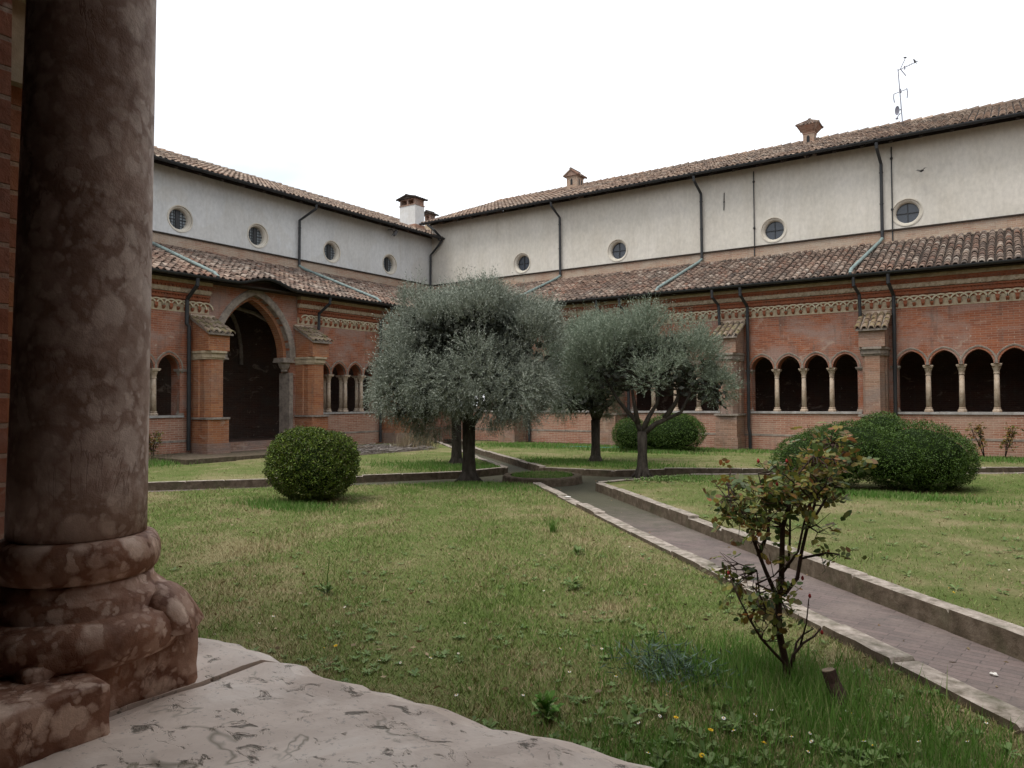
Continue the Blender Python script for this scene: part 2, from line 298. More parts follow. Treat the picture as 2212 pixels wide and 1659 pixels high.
# ------------------------------------------------------------------ roof tiles
def tile_field(name, T, us, ss, P, keep, mat, parent, r=.088, ln=.40, n=6, rng=RNG):
    """us across, ss along slope; P(u, s)->(d, z); T maps (u, d, z) to world"""
    A = np.linspace(0, math.pi, n+1); V = []
    for u0 in us:
        wob = rng.normal(0, .006)
        for s0 in ss:
            if not keep(u0, s0): continue
            ds = rng.normal(0, .012); du = wob+rng.normal(0, .006); rr = r*(1+rng.normal(0, .05)); dz = rng.normal(0, .006)
            (d0, z0), (d1, z1) = P(u0, s0+ds), P(u0, s0+ds+ln)
            z0 += .03+dz; z1 += .005+dz
            ring = lambda d, z, q: [T(u0+du-math.cos(a)*q, d, z+math.sin(a)*q) for a in A]
            lo, hi, inn = ring(d0, z0, rr), ring(d1, z1, rr*.8), ring(d0+.003, z0-.002, rr*.78)
            V.append(lo+hi+inn)
    V = np.array(V, dtype=np.float32); N = len(V); k = n+1
    base = (np.arange(N)*3*k)[:, None, None]
    q = np.array([(i, i+1, k+i+1, k+i) for i in range(n)]+[(2*k+i, 2*k+i+1, i+1, i) for i in range(n)])
    fs = (base+q[None]).reshape(-1, 4)
    me = bpy.data.meshes.new(name); me.from_pydata(V.reshape(-1, 3).tolist(), [], fs.tolist()); me.materials.append(MAT[mat]); me.update()
    return link(name, me, parent)
# ------------------------------------------------------------------ wing geometry constants (z = 0 is the lawn)
SILL, SPR, APX = 1.285, 2.70, 3.135
def arch_pts(c, a, spr, apx, n=12, off=0.):
    """pointed arch curve from left springing to right springing, offset outwards by off"""
    h = apx-spr; R = (a*a+h*h)/(2*a); out = []
    tmax = math.asin(min(1, h/R))
    R2 = R+off; dd = R-a                     # centres at c +- dd
    tm = math.acos(max(-1, min(1, dd/R2)))
    for i in range(n+1):
        t = tm*i/n; out.append((c+dd-R2*math.cos(t), spr+R2*math.sin(t)))
    right = [(2*c-x, z) for x, z in out[:-1]][::-1]
    return out+right
def arcade_wall(T, u0, u1, arches, top, th, mats, parent, name='arcade_wall', bottom=SILL-.07):
    """arches: list of (centre, halfspan, spring, apex, foot) ; solid wall elsewhere"""
    mb = MB(T); cur = u0; arches = sorted(arches)
    def solid(a, b, z0, z1):
        if b-a > 1e-4: mb.add([(a, 0, z0), (b, 0, z0), (b, 0, z1), (a, 0, z1), (a, th, z0), (b, th, z0), (b, th, z1), (a, th, z1)], [(0, 1, 2, 3), (5, 4, 7, 6), (0, 4, 5, 1)])
    for i, (c, a, spr, apx, foot) in enumerate(arches):
        L0 = c-a; gap = L0-cur
        prevcol = i > 0 and gap < .3
        z0 = spr if prevcol else bottom
        solid(cur, L0, z0, top)
        if not prevcol:
            mb.add([(L0, 0, foot), (L0, th, foot), (L0, th, spr), (L0, 0, spr)], [(0, 1, 2, 3)])
            if i > 0:
                pc = arches[i-1]; x = pc[0]+pc[1]; mb.add([(x, 0, pc[4]), (x, th, pc[4]), (x, th, pc[2]), (x, 0, pc[2])], [(0, 1, 2, 3)])
        pts = arch_pts(c, a, spr, apx)
        for (xa, za), (xb, zb) in zip(pts[:-1], pts[1:]):
            mb.add([(xa, 0, za), (xb, 0, zb), (xb, 0, top), (xa, 0, top)], [(0, 1, 2, 3)])
            mb.add([(xa, th, za), (xb, th, zb), (xb, th, top), (xa, th, top)], [(0, 1, 2, 3)])
            mb.add([(xa, 0, za), (xb, 0, zb), (xb, th, zb), (xa, th, za)], [(0, 1, 2, 3)], 1)
        cur = c+a
    if arches:
        pc = arches[-1]; x = pc[0]+pc[1]; mb.add([(x, 0, pc[4]), (x, th, pc[4]), (x, th, pc[2]), (x, 0, pc[2])], [(0, 1, 2, 3)])
    solid(cur, u1, bottom, top)
    return mb.build(name, mats, parent)
def moulding(T, c, a, spr, apx, steps, mat, parent, name='arch_moulding'):
    """steps: list of (offset, depth) profile around the arch"""
    mb = MB(T); curves = [[(x, d, z) for x, z in arch_pts(c, a, spr, apx, 9, o)] for o, d in steps]
    n = len(curves[0]); vs = [q for cu_ in curves for q in cu_]
    fs = [(i*n+j, i*n+j+1, (i+1)*n+j+1, (i+1)*n+j) for i in range(len(curves)-1) for j in range(n-1)]
    mb.add(vs, fs); return mb.build(name, mat, parent)
def column(T, u, d, parent, mat='stone_buff', detail=True):
    n = 14 if detail else 8
    mb = MB(T); mb.lathe((u, d), [(.078, SILL+.13), (.074, SILL+.6), (.066, 2.42)], n); o = mb.build('column', mat, parent, True)
    mb = MB(T); mb.lathe((u, d), [(.128, SILL), (.128, SILL+.05), (.105, SILL+.075), (.088, SILL+.09), (.10, SILL+.10), (.10, SILL+.125), (.08, SILL+.135)], 8, rot=math.pi/8); mb.build('column_base', mat, o)
    mb = MB(T); mb.lathe((u, d), [(.078, 2.40), (.082, 2.415), (.078, 2.43), (.072, 2.45), (.078, 2.50), (.10, 2.56), (.112, 2.60), (.112, 2.625)], n)
    mb.box(u-.12, u+.12, d-.14, d+.14, 2.625, 2.66); mb.box(u-.135, u+.135, d-.155, d+.155, 2.66, SPR-.002); mb.build('capital', mat, o)
    return o
def buttress(T, u, parent, z0=0., base_top=1.15, cap=(3.0, 3.26), w=.36, p=.95, half=False, west=False):
    mb = MB(T); mbf = MB(T); mbf.box(u-w-.04, u+w+.04, -p-.02, -.0045, z0-.05, z0+.42)
    # upper box under the tiled cap, with raked top
    zb, zw = 3.80, 4.30
    mb.add([(u-w, -p, cap[1]), (u+w, -p, cap[1]), (u+w, -.002, cap[1]), (u-w, -.002, cap[1]), (u-w, -p, zb), (u+w, -p, zb), (u+w, -.002, zw), (u-w, -.002, zw)],
           [(0, 3, 2, 1), (4, 5, 6, 7), (0, 1, 5, 4), (1, 2, 6, 5), (2, 3, 7, 6), (3, 0, 4, 7)])
    o = mb.build('buttress', 'brick_orange' if west else 'brick_brown', parent)
    bm_ = MB(T); bm_.box(u-w, u+w, -p+.02, -.003, z0-.05, base_top); bm_.build('buttress_base', 'brick_orange' if west else 'brick_brown', o)
    mbf.build('buttress_footing', 'brick_brown', o)
    mb = MB(T); q = w-.06
    poly = [(u-w+.02, -.003), (u-w+.02, -.38), (u-q, -.42), (u-q, -.62), (u-.20, -p+.10), (u+.20, -p+.10), (u+q, -.62), (u+q, -.42), (u+w-.02, -.38), (u+w-.02, -.003)]
    mb.prism(poly, base_top+.06, cap[0]); mb.build('buttress_shaft', 'brick_orange' if west else 'brick_brown', o)
    mb = MB(T)
    for k_, (g, za, zz) in enumerate([(.00, cap[0], cap[0]+.05), (.0, cap[0]+.05, cap[1]-.07), (.05, cap[1]-.07, cap[1]-.002)]):
        e = [.02, .03, .06][k_]; f0 = [.10, .05, -.01][k_]
        mb.prism([(u-w+.02-e, -.003), (u-w+.02-e, -.62), (u-.2-e, -p+f0-.02), (u+.2+e, -p+f0-.02), (u+w-.02+e, -.62), (u+w-.02+e, -.003)], za, zz)
    mb.build('buttress_capital', 'stone_cream' if west else 'stone_grey', o)
    mb = MB(T); mb.prism([(u-w-.05, -.003), (u-w-.05, -p+.02), (u-.2, -p-.05), (u+.2, -p-.05), (u+w+.05, -p+.02), (u+w+.05, -.003)], base_top, base_top+.058); mb.build('base_stone', 'stone_grey', o)
    # tiled cap
    sl = (zw-zb)/p
    Pf = lambda uu, s: (-p-.12+s*.9, zb-.11+.02+s*.9*sl+.03)
    mb = MB(T); mb.add([(u-w-.07, -p-.10, zb-.06), (u+w+.07, -p-.10, zb-.06), (u+w+.07, -.001, zw), (u-w-.07, -.001, zw), (u-w-.07, -p-.10, zb-.01), (u+w+.07, -p-.10, zb-.01), (u+w+.07, -.001, zw+.05), (u-w-.07, -.001, zw+.05)],
           [(0, 3, 2, 1), (4, 5, 6, 7), (0, 1, 5, 4), (1, 2, 6, 5), (2, 3, 7, 6), (3, 0, 4, 7)]); mb.build('cap_slab', 'stone_grey', o)
    tile_field('cap_tiles', T, np.linspace(u-w-.02, u+w+.02, 5), [.0, .28, .56, .82], lambda uu, s: (-p-.14+s, zb+.0+(s-.04)*sl), lambda a, b: True, 'roof_tile_mossy', o, r=.085, ln=.34)
    mb = MB(T); mb.box(u-w-.06, u+w+.06, -.10, -.002, zw+.02, zw+.13); mb.build('cap_mortar', 'stone_buff', o)
    return o
def frieze(T, a, b, parent, pitch=.235, skip=None, step=None):
    """interlaced blind arches on corbels, toothed band, leaf moulding"""
    mbp, mba, mbc, mbt, mbr = MB(T), MB(T), MB(T), MB(T), MB(T)
    segs = [(a, b)] if not skip else [(a, skip[0]), (skip[1], b)]
    for (s, e) in segs:
        mbp.box(s, e, -.012, -.001, 4.46, 4.70); mbt.box(s, e, -.011, -.0012, 4.70, 4.861)
        n = int((e-s)/pitch)
        for i in range(n):
            c = s+pitch*(i+.5)
            # corbel
            mbc.add([(c-.035, -.013, 4.50), (c+.035, -.013, 4.50), (c+.045, -.075, 4.57), (c-.045, -.075, 4.57), (c-.045, -.075, 4.61), (c+.045, -.075, 4.61), (c+.045, -.013, 4.61), (c-.045, -.013, 4.61)], [(0, 1, 2, 3), (3, 2, 5, 4), (4, 5, 6, 7), (0, 3, 4, 7), (1, 6, 5, 2)])
            # red spandrel wedge above each corbel
            mbc.add([(c-.045, -.075, 4.61), (c+.045, -.075, 4.61), (c+.075, -.03, 4.76), (c+.09, -.03, 4.83), (c-.09, -.03, 4.83), (c-.075, -.03, 4.76)], [tuple(range(6))]) if i % 2 == 0 else None
            if i+2 < n+1:
                cc = c+pitch; prev = None
                for k_ in range(11):
                    t = math.pi*k_/10
                    po = (cc-math.cos(t)*(pitch+.022), 4.605+math.sin(t)*.225); pi_ = (cc-math.cos(t)*(pitch-.022), 4.605+math.sin(t)*.18)
                    dd = -.05-.02*(i % 2)
                    if prev:
                        (o0, i0) = prev
                        mba.add([(o0[0], dd, o0[1]), (po[0], dd, po[1]), (pi_[0], dd, pi_[1]), (i0[0], dd, i0[1]), (i0[0], -.013, i0[1]), (pi_[0], -.013, pi_[1]), (o0[0], -.013, o0[1]), (po[0], -.013, po[1])], [(0, 1, 2, 3), (3, 2, 5, 4), (0, 1, 7, 6)])
                    prev = (po, pi_)
        mbt.box(s, e, -.06, -.001, 4.862, 4.94); mbt.box(s, e, -.035, -.001, 4.94, 4.985); mbt.box(s, e, -.09, -.001, 4.985, 5.04)
        for i in range(int((e-s)/.09)):
            c = s+.09*(i+.5); mbt.box(c-.025, c+.025, -.062, -.034, 4.942, 4.983)
        L_ = int((e-s)/.13)
        for i in range(L_):                       # diagonal leaves of the cream moulding
            c = s+.13*i; j = RNG.normal(0, .012)
            mbr.add([(c, -.09, 5.05+j*.5), (c+.09, -.12, 5.06), (c+.17, -.15, 5.12), (c+.15, -.15, 5.20), (c+.0, -.15, 5.20), (c-.02, -.13, 5.12)], [tuple(range(6))])
        mbr.box(s, e, -.10, -.001, 5.06, 5.19)
        mbt.box(s, e, -.15, -.001, 5.192, 5.25); mbt.box(s, e, -.19, -.001, 5.25, 5.33)
        for i in range(int((e-s)/.12)): mbt.box(s+.12*i, s+.12*i+.05, -.20, -.15, 5.193, 5.249)
        mbp.box(s, e, -.22, -.001, 5.332, 5.44)
    o = mbp.build('frieze', 'stone_cream', parent); mba.build('interlaced_arches', 'stone_light', o); mbc.build('corbels', 'terracotta', o)
    mbt.build('toothed_band', 'terracotta', o); mbr.build('leaf_moulding', 'stone_buff', o)
    return o
def halfpipe(T, pts, r, n=8):
    mb = MB(T); vs = []
    for q in pts:
        for rr in (r, r-.012):
            for j in range(n+1):
                t = math.pi*j/n; vs.append((q[0], q[1]-math.cos(t)*rr, q[2]-math.sin(t)*rr))
    k = 2*(n+1); fs = []
    for i in range(len(pts)-1):
        for j in range(n):
            fs.append((i*k+j, i*k+j+1, (i+1)*k+j+1, (i+1)*k+j)); fs.append((i*k+n+1+j, (i+1)*k+n+1+j, (i+1)*k+n+2+j, i*k+n+2+j))
        fs.append((i*k, (i+1)*k, (i+1)*k+n+1, i*k+n+1)); fs.append((i*k+n, i*k+k-1, (i+1)*k+k-1, (i+1)*k+n))
    mb.add(vs, fs); return mb
def oculus_wall(T, u0, u1, z0, z1, wins, zc, d, mat, parent, h=.62, th=.32):
    mb = MB(T); cur = u0; ro = .45; n = 32
    def q(a, b, c_, e): mb.add([(a, d, c_), (b, d, c_), (b, d, e), (a, d, e)], [(0, 1, 2, 3)])
    for w_ in sorted(wins):
        q(cur, w_-h, z0, z1); 
        if zc-h > z0: q(w_-h, w_+h, z0, zc-h)
        q(w_-h, w_+h, zc+h, z1)
        zb = max(zc-h, z0); vs = []
        for i in range(n):
            t = 2*math.pi*i/n; cx, cz = math.cos(t), math.sin(t); m_ = max(abs(cx), abs(cz))
            vs.append((w_+ro*cx, d, zc+ro*cz)); vs.append((w_+h*cx/m_, d, max(zb, zc+h*cz/m_)))
        mb.add(vs, [(2*i, 2*i+1, (2*i+3) % (2*n), (2*i+2) % (2*n)) for i in range(n)])
        cur = w_+h
    q(cur, u1, z0, z1)
    return mb.build('upper_wall', mat, parent)
def oculus(T, u, zc, d, parent, west=False):
    n = 32; mb = MB(T)
    rings = [(.49, d-.001), (.49, d-.022), (.452, d-.022), (.447, d+.03), (.40, d+.04), (.36, d+.10), (.352, d+.26)]
    vs = [(u+r*math.cos(2*math.pi*j/n), dd, zc+r*math.sin(2*math.pi*j/n)) for r, dd in rings for j in range(n)]
    mb.add(vs, [(i*n+j, i*n+(j+1) % n, (i+1)*n+(j+1) % n, (i+1)*n+j) for i in range(len(rings)-1) for j in range(n)])
    o = mb.build('round_window', 'plaster_rim', parent)
    mb = MB(T); mb.add([(u+.36*math.cos(2*math.pi*j/n), d+.235, zc+.36*math.sin(2*math.pi*j/n)) for j in range(n)], [tuple(range(n))]); mb.build('pane', 'pale_glass' if west else 'glass_blue', o)
    mb = MB(T)
    mb.box(u-.012, u+.012, d+.20, d+.228, zc-.35, zc+.35); mb.box(u-.35, u+.35, d+.199, d+.229, zc-.012, zc+.012)
    if west:
        for x in (-.22, -.11, .11, .22):
            hh = math.sqrt(.35**2-x*x); mb.box(u+x-.006, u+x+.006, d+.205, d+.225, zc-hh, zc+hh); mb.box(u-hh, u+hh, d+.204, d+.226, zc+x-.006, zc+x+.006)
        mb.box(u-.06, u+.07, d+.19, d+.232, zc-.33, zc+.33)
    mb.build('glazing_bars', 'metal_dark', o)
def downpipe(T, pts, parent, mat='metal_dark', r=.05, name='downpipe'):
    mb = MB(T); mb.tube(pts, r, 10)
    for (a, b) in zip(pts[:-1], pts[1:]):
        if abs(a[2]-b[2]) > 1.2 and abs(a[0]-b[0]) < .01:
            for k_ in range(int(abs(a[2]-b[2])/1.1)):
                z = max(a[2], b[2])-.3-1.1*k_; mb.tube([(a[0], a[1], z), (a[0], a[1], z-.035)], r+.012, 10)
    return mb.build(name, mat, parent)
def wing(T, name, label, u0, u1, butts, bays, pitch, plaster, wins, zeave, ridge_d, zridge, ur, big=None, mitre=None, detail=True, floor_u=None, twin=False, butt_z0=0., upr=None):
    root = empty(name, T((u0+u1)/2, 0, 0), label, 'cloister building')
    TH = .48
    arches = []
    for bc in bays:
        for k_ in (-1.5, -.5, .5, 1.5): arches.append((bc+k_*pitch, pitch/2-.065, SPR, APX, SILL))
    if big: arches.append((big[0], 1.43, 3.23, 5.30, .35))
    top = 5.5
    wall = arcade_wall(T, u0, u1, arches, top, TH, ['brick_red', 'terracotta'], root)
    segs = []; edge = sorted([(bc-2*pitch-.12, bc+2*pitch+.12) for bc in bays])
    # parapet, string course, plinth
    rng_ = [(u0, u1)] if not big else [(u0, big[0]-1.43), (big[0]+1.43, u1)]
    mbp, mbs, mbq = MB(T), MB(T), MB(T)
    for a, b in rng_:
        mbp.box(a, b, 0, TH, .52, SILL-.072); mbs.box(a, b, -.045, 0.2, .455, .519); mbq.box(a, b, -.035, TH, -.2, .453)
    mbp.build('parapet_wall', 'brick_pale', root); mbs.build('string_course', 'stone_grey', root); mbq.build('plinth_wall', 'brick_pale', root)
    for bc in bays:
        a, b = bc-2*pitch-.06, bc+2*pitch+.06
        mb = MB(T); x = a
        for k_ in range(3):
            y = b if k_ == 2 else x+(b-a)/3+RNG.normal(0, .15); mb.box(x, y-.006, -.045+RNG.normal(0, .004), TH+.04, SILL-.07, SILL-RNG.uniform(0, .006)); x = y
        mb.build('window_sill', 'stone_sill', root)
        for k_ in (-1, 0, 1):
            for dd in ((.12, .36) if twin else (.2,)): column(T, bc+k_*pitch, dd, root, detail=detail)
        for s_ in (-1, 1): column(T, bc+s_*(2*pitch+.005), .10, root, 'stone_grey', detail).name = 'jamb_column'
        for k_ in (-1.5, -.5, .5, 1.5):
            a_ = pitch/2-.065
            moulding(T, bc+k_*pitch, a_, SPR, APX, [(.0, .12), (.0, .03), (.022, .012), (.03, .03), (.05, .03), (.062, -.012), (.10, -.02), (.112, 0.002)], 'stone_grey', root)
    for b_ in butts: buttress(T, b_, root, z0=butt_z0, west=twin)
    skip = (big[0]-1.75, big[0]+1.75) if big else None
    for fa, fb in ([(u0, u1)] if not big else [(u0, skip[0]), (skip[1], u1)]): frieze(T, fa, fb, root)
    if big:
        c = big[0]
        o = moulding(T, c, 1.43, 3.23, 5.30, [(0, .30), (0, -.02), (.03, -.045), (.22, -.045), (.25, .002)], 'stone_grey', root, 'portal_arch')
        moulding(T, c, 1.31, 3.23, 5.16, [(0, .55), (0, .2), (.13, .2)], 'brick_orange', o, 'inner_arch')
        for s_ in (-1, 1):
            mb = MB(T); x = c+s_*1.43; mb.box(x-.06, x+.10, -.05, TH+.02, .35, 2.7) if s_ > 0 else mb.box(x-.10, x+.06, -.05, TH+.02, .35, 2.7); mb.build('portal_jamb', 'stone_grey', o)
            mb = MB(T); x = c+s_*1.33
            mb.lathe((x, .18), [(.08, 2.72), (.13, 2.76), (.11, 2.80), (.17, 2.88), (.22, 3.02), (.24, 3.06)], 8, rot=math.pi/8); mb.box(x-.25, x+.25, -.09, .5, 3.06, 3.12); mb.box(x-.22, x+.22, -.06, .5, 3.12, 3.225); mb.build('portal_capital', 'stone_grey', o)
        mb = MB(T); mb.box(c-1.6, c+1.6, -.30, .2, -.1, .23); mb.box(c-1.55, c+1.55, -.62, -.301, -.1, .12); mb.box(c-1.43, c+1.43, -.05, .48, .231, .345); mb.build('doorstep', 'brick_brown', root)
    # gallery interior
    dU = 3.3
    mb = MB(T); mb.box(u0, u1, TH, dU, -.1, .34); mb.build('gallery_floor', 'brick_inner_shaded', root)
    mb = MB(T); mb.box(u0, u1, dU+.02, dU+.3, -.1, 7.1); mb.build('back_wall', 'brick_inner_shaded', root)
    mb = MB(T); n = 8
    mb.box(u0, u1, TH, dU+.02, 5.3 if big else 4.7, 5.36 if big else 4.76); mb.build('gallery_ceiling', 'plaster_inner_shaded', root)
    # lean-to roof
    e_d, e_z, t_z = -.62, 5.52, 7.16; sl = (t_z-e_z)/(dU-e_d)
    def bump_(u, d):
        if not big: return 0.
        x = (u-big[0])/1.25
        return 0 if abs(x) >= 1 else .25*(math.cos(math.pi*x)*.5+.5)*max(0, 1-(d-e_d)/2.2)
    def roofz(u, d): return e_z+(d-e_d)*sl+bump_(u, d)
    m0, m1 = mitre if mitre else (None, None)
    def lim(d):
        a = (m0+d*-1) if False else None
        return (u0 if m0 is None else m0-d, u1 if m1 is None else m1+d)
    mb = MB(T); nd = 6
    for i in range(nd):
        d0, d1 = e_d+(dU-e_d)*i/nd, e_d+(dU-e_d)*(i+1)/nd
        (a0, b0), (a1, b1) = lim(d0), lim(d1); nu = 90 if big else 8
        for j in range(nu):
            t0, t1 = j/nu, (j+1)/nu; q = [(a0+(b0-a0)*t0, d0), (a0+(b0-a0)*t1, d0), (a1+(b1-a1)*t1, d1), (a1+(b1-a1)*t0, d1)]
            mb.add([(u, d, roofz(u, d)) for u, d in q], [(0, 1, 2, 3)]); mb.add([(u, d, roofz(u, d)-.07) for u, d in q], [(0, 1, 2, 3)])
    rf = mb.build('lower_roof', 'wood_dark', root)
    us = np.arange(u0-6, u1+6, .215); ss = np.arange(0, (dU-e_d)-.1, .275)
    def keep(u, s):
        a, b = lim(e_d+s+.1); return a+.05 < u < b-.05 and (m0 is not None or u > u0) and (m1 is not None or u < u1)
    tile_field('lower_tiles', T, us, ss, lambda u, s: (e_d-.03+s, roofz(u, e_d-.03+s)+.0), keep, 'roof_tile', rf, n=6 if detail else 4, ln=.33)
    for lv in (m0, m1):
        if lv is not None:
            mb = MB(T); sg = -1 if lv == m0 else 1
            mb.tube([(lv+sg*e_d, e_d, roofz(0, e_d)+.03), (lv+sg*dU, dU, t_z+.03)], .05, 6); mb.build('roof_valley', 'metal_dark', rf)
    if big:
        mb = MB(T); n = 20; c = big[0]; q_ = [(c-1.25+2.5*i/n) for i in range(n+1)]
        mb.add([(x, -.002, 5.45) for x in q_]+[(x, -.002, roofz(x, -.0)-.07) for x in q_], [(i, i+1, n+2+i, n+1+i) for i in range(n)]); mb.build('gable_fill', 'brick_brown', root)
    a, b = lim(e_d-.08); gp = [(a+(b-a)*i/120, e_d-.07, roofz(a+(b-a)*i/120, e_d)+.02) for i in range(121)]
    gt = halfpipe(T, gp, .085).build('lower_gutter', 'metal_dark', root)
    # eaves boards
    mb = MB(T); mb.box(u0, u1, -.45, -.001, 5.445, 5.50); mb.build('eaves_board', 'wood_dark', rf)
    # upper wall
    zc = 8.15 if not twin else 8.22
    ua, ub = upr if upr else (u0, u1)
    oculus_wall(T, ua, ub, 7.60, zeave+.1, wins, zc, dU, plaster, root)
    for x in wins: oculus(T, x, zc, dU, root, twin)
    mb = MB(T); mb.box(ua, ub, dU-.03, dU+.019, 7.0, 7.55); mb.build('brick_band', 'brick_band', root)
    mb = MB(T); mb.box(ua, ub, dU-.09, dU+.018, 7.552, 7.60); mb.build('ledge', 'wood_dark', root)
    mb = MB(T); mb.box(ua, ub, dU-.10, dU+.017, 7.10, 7.17); mb.build('mortar_fillet', 'stone_buff', root)
    # upper roof
    e2 = dU-.72; s2 = (zridge-zeave-.05)/(ridge_d-e2); ra, rb = ur
    z_ = lambda d: zeave+.05+(d-e2)*s2
    mb = MB(T)
    mb.add([(ra, e2, z_(e2)), (rb, e2, z_(e2)), (rb, ridge_d, z_(ridge_d)), (ra, ridge_d, z_(ridge_d)), (ra, 2*ridge_d-e2, z_(e2)), (rb, 2*ridge_d-e2, z_(e2))], [(0, 1, 2, 3), (3, 2, 5, 4)])
    mb.add([(ra, e2, z_(e2)-.08), (rb, e2, z_(e2)-.08), (rb, ridge_d, z_(ridge_d)-.08), (ra, ridge_d, z_(ridge_d)-.08)], [(0, 1, 2, 3)])
    uf = mb.build('upper_roof', 'wood_dark', root)
    for i in range(int((rb-ra)/.9)):
        x = ra+.5+.9*i; mb = MB(T); mb.add([(x-.05, e2+.06, z_(e2)-.17), (x+.05, e2+.06, z_(e2)-.17), (x+.05, dU, z_(dU)-.17), (x-.05, dU, z_(dU)-.17), (x-.05, e2+.06, z_(e2)-.081), (x+.05, e2+.06, z_(e2)-.081), (x+.05, dU, z_(dU)-.081), (x-.05, dU, z_(dU)-.081)], [(0, 3, 2, 1), (0, 1, 5, 4), (1, 2, 6, 5), (3, 0, 4, 7)])
        mb.build('rafter', 'wood_dark', uf)
    if detail:
        us = np.arange(ra+.1, rb, .215); ss = np.arange(0, ridge_d-e2, .30)
        tile_field('upper_tiles', T, us, ss, lambda u, s: (e2-.04+s, z_(e2-.04+s)), lambda u, s: True, 'roof_tile_pale', uf, n=5, ln=.36)
        mb = MB(T)
        for i in range(int((rb-ra)/.4)):
            x = ra+.4*i; mb.tube([(x, ridge_d, zridge+.02), (x+.43, ridge_d, zridge+.05+RNG.normal(0, .008))], [.10, .12], 8)
        mb.build('ridge_tiles', 'roof_tile_pale', uf)
        halfpipe(T, [(ra, e2-.08, z_(e2)+.0), (rb, e2-.08, z_(e2)+.0)], .085).build('upper_gutter', 'metal_dark', root)
    mb = MB(T)
    for x in (ra+.06, rb-.06):
        mb.add([(x, dU, 6.5), (x, 2*ridge_d-dU, 6.5), (x, 2*ridge_d-dU, z_(dU)-.1), (x, ridge_d, zridge-.1), (x, dU, z_(dU)-.1)], [(0, 1, 2, 3, 4)])
    mb.build('gable_wall', 'brick_band', root)
    return root, roofz
D, LW = 25.28, 21.05
TN = lambda u, d, z: (u, D+d, z)
TW = lambda u, d, z: (-LW-d, u, z)
TS = lambda u, d, z: (u, .735-d, z)
TE = lambda u, d, z: (3.75+d, u, z)
# ------------------------------------------------------------------ north range (right of the photo)
nb = [-16.81, -12.35, -7.89, -3.43, 1.03]
north, nz_ = wing(TN, 'cloister_range', 'right-hand brick cloister range with four-arched openings and cream plastered upper wall', -LW, 3.75,
    nb, [-19.03, -14.58, -10.10, -5.64, -1.18, 2.9-.35], .865, 'plaster_warm', [-18.83, -13.9, -7.35, -2.85, 1.9], 10.57, 9.1, 13.17, (-24.45, 8.5), mitre=(-LW, 3.75), upr=(-24.35, 7.05))
for i, b_ in enumerate(nb[:4]):
    xr, xl = b_+.42, b_-.52
    downpipe(TN, [(xr+.02, -.68, 5.46), (xr+.02, -.66, 5.2), (xr+.10, -.14, 4.85), (xr+.10, -.12, 3.0), (xr+.10, -.12, .75), (xr+.14, -.13, .5), (xr+.14, -.13, .02)], north, r=.055)
    downpipe(TN, [(xl, -.68, 5.46), (xl, -.66, 5.2), (xl+.10, -.30, 4.95), (xl+.12, -.28, 4.25)], north, r=.05)
for x, xe in ((-16.7, -17.15), (-10.13, -10.5), (-3.62, -4.05)):
    downpipe(TN, [(x-.05, 2.50, 10.52), (x-.05, 2.52, 10.35), (x, 3.18, 9.95), (x, 3.20, 7.3)], north, r=.055)
    downpipe(TN, [(x, 3.20, 7.32), (x-.05, 2.95, 7.16), (xe, -.40, nz_(0, -.40)+.14), (xe, -.62, nz_(0, -.62)+.06)], north, 'metal_copper', .055, 'rainwater_pipe')
for x in (-8.06, -3.3):
    mb = MB(TN); mb.tube([(x, 3.25, 10.5), (x, 3.25, 7.2)], .022, 6)
    for z in (10.1, 8.3): mb.lathe((x, 3.25), [(.02, z-.06), (.05, z), (.02, z+.06)], 8)
    mb.build('lightning_conductor', 'metal_dark', north)
mb = MB(TN); mb.tube([(-9.22, 3.27, 9.86), (-9.24, 3.27, 9.17)], .018, 6); mb.lathe((-9.23, 3.27), [(.015, 9.47), (.04, 9.5), (.015, 9.53)], 6); mb.build('tie_rod_anchor', 'metal_dark', north)
# corner pipe and small bend between the two eaves
downpipe(TN, [(-23.95, 2.5, 10.5), (-23.6, 2.6, 10.2), (-23.55, 3.0, 9.95), (-23.60, 2.95, 9.75)], north, r=.06)
# ------------------------------------------------------------------ west range (left of the photo)
BIG = 15.57
west, wz_ = wing(TW, 'cloister_range', 'left-hand brick cloister range with tall pointed archway and grey-white upper wall', -3.1, D,
    [8.93, 13.56, 17.58, 21.95], [6.75, 11.26, 19.72, 23.6], .83, 'plaster_cool', [9.9, 14.84, 18.1, 21.9, 25.5], 9.87, 10.45, 13.0, (-6, 41.5), big=(BIG,), mitre=(None, D), twin=True, butt_z0=0., upr=(-3.1, D+3.3))
downpipe(TW, [(13.0, -.68, 5.46), (13.0, -.66, 5.25), (12.98, -.16, 4.85), (12.98, -.14, 4.1), (13.05, -.16, 4.0), (13.05, -.16, .2)], west, r=.06)
for u_, zz in ((18.15, 4.3), (22.42, 4.3)): downpipe(TW, [(u_+.1, -.68, 5.46), (u_+.1, -.66, 5.25), (u_, -.2, 4.9), (u_, -.18, zz)], west, r=.055)
downpipe(TW, [(21.45, -.68, 5.46), (21.45, -.66, 5.25), (21.36, -.16, 4.9), (21.36, -.14, .05)], west, r=.055)
downpipe(TW, [(20.35, 2.50, 9.82), (20.35, 2.52, 9.65), (20.05, 3.18, 9.2), (20.05, 3.20, 7.3)], west, r=.055)
downpipe(TW, [(20.05, 3.20, 7.32), (20.1, 2.95, 7.16), (20.9, -.40, wz_(0, -.40)+.14), (20.9, -.62, wz_(0, -.62)+.06)], west, 'metal_copper', .055, 'rainwater_pipe')
downpipe(TW, [(13.4, 3.20, 9.8), (13.4, 3.20, 7.3)], west, r=.055)
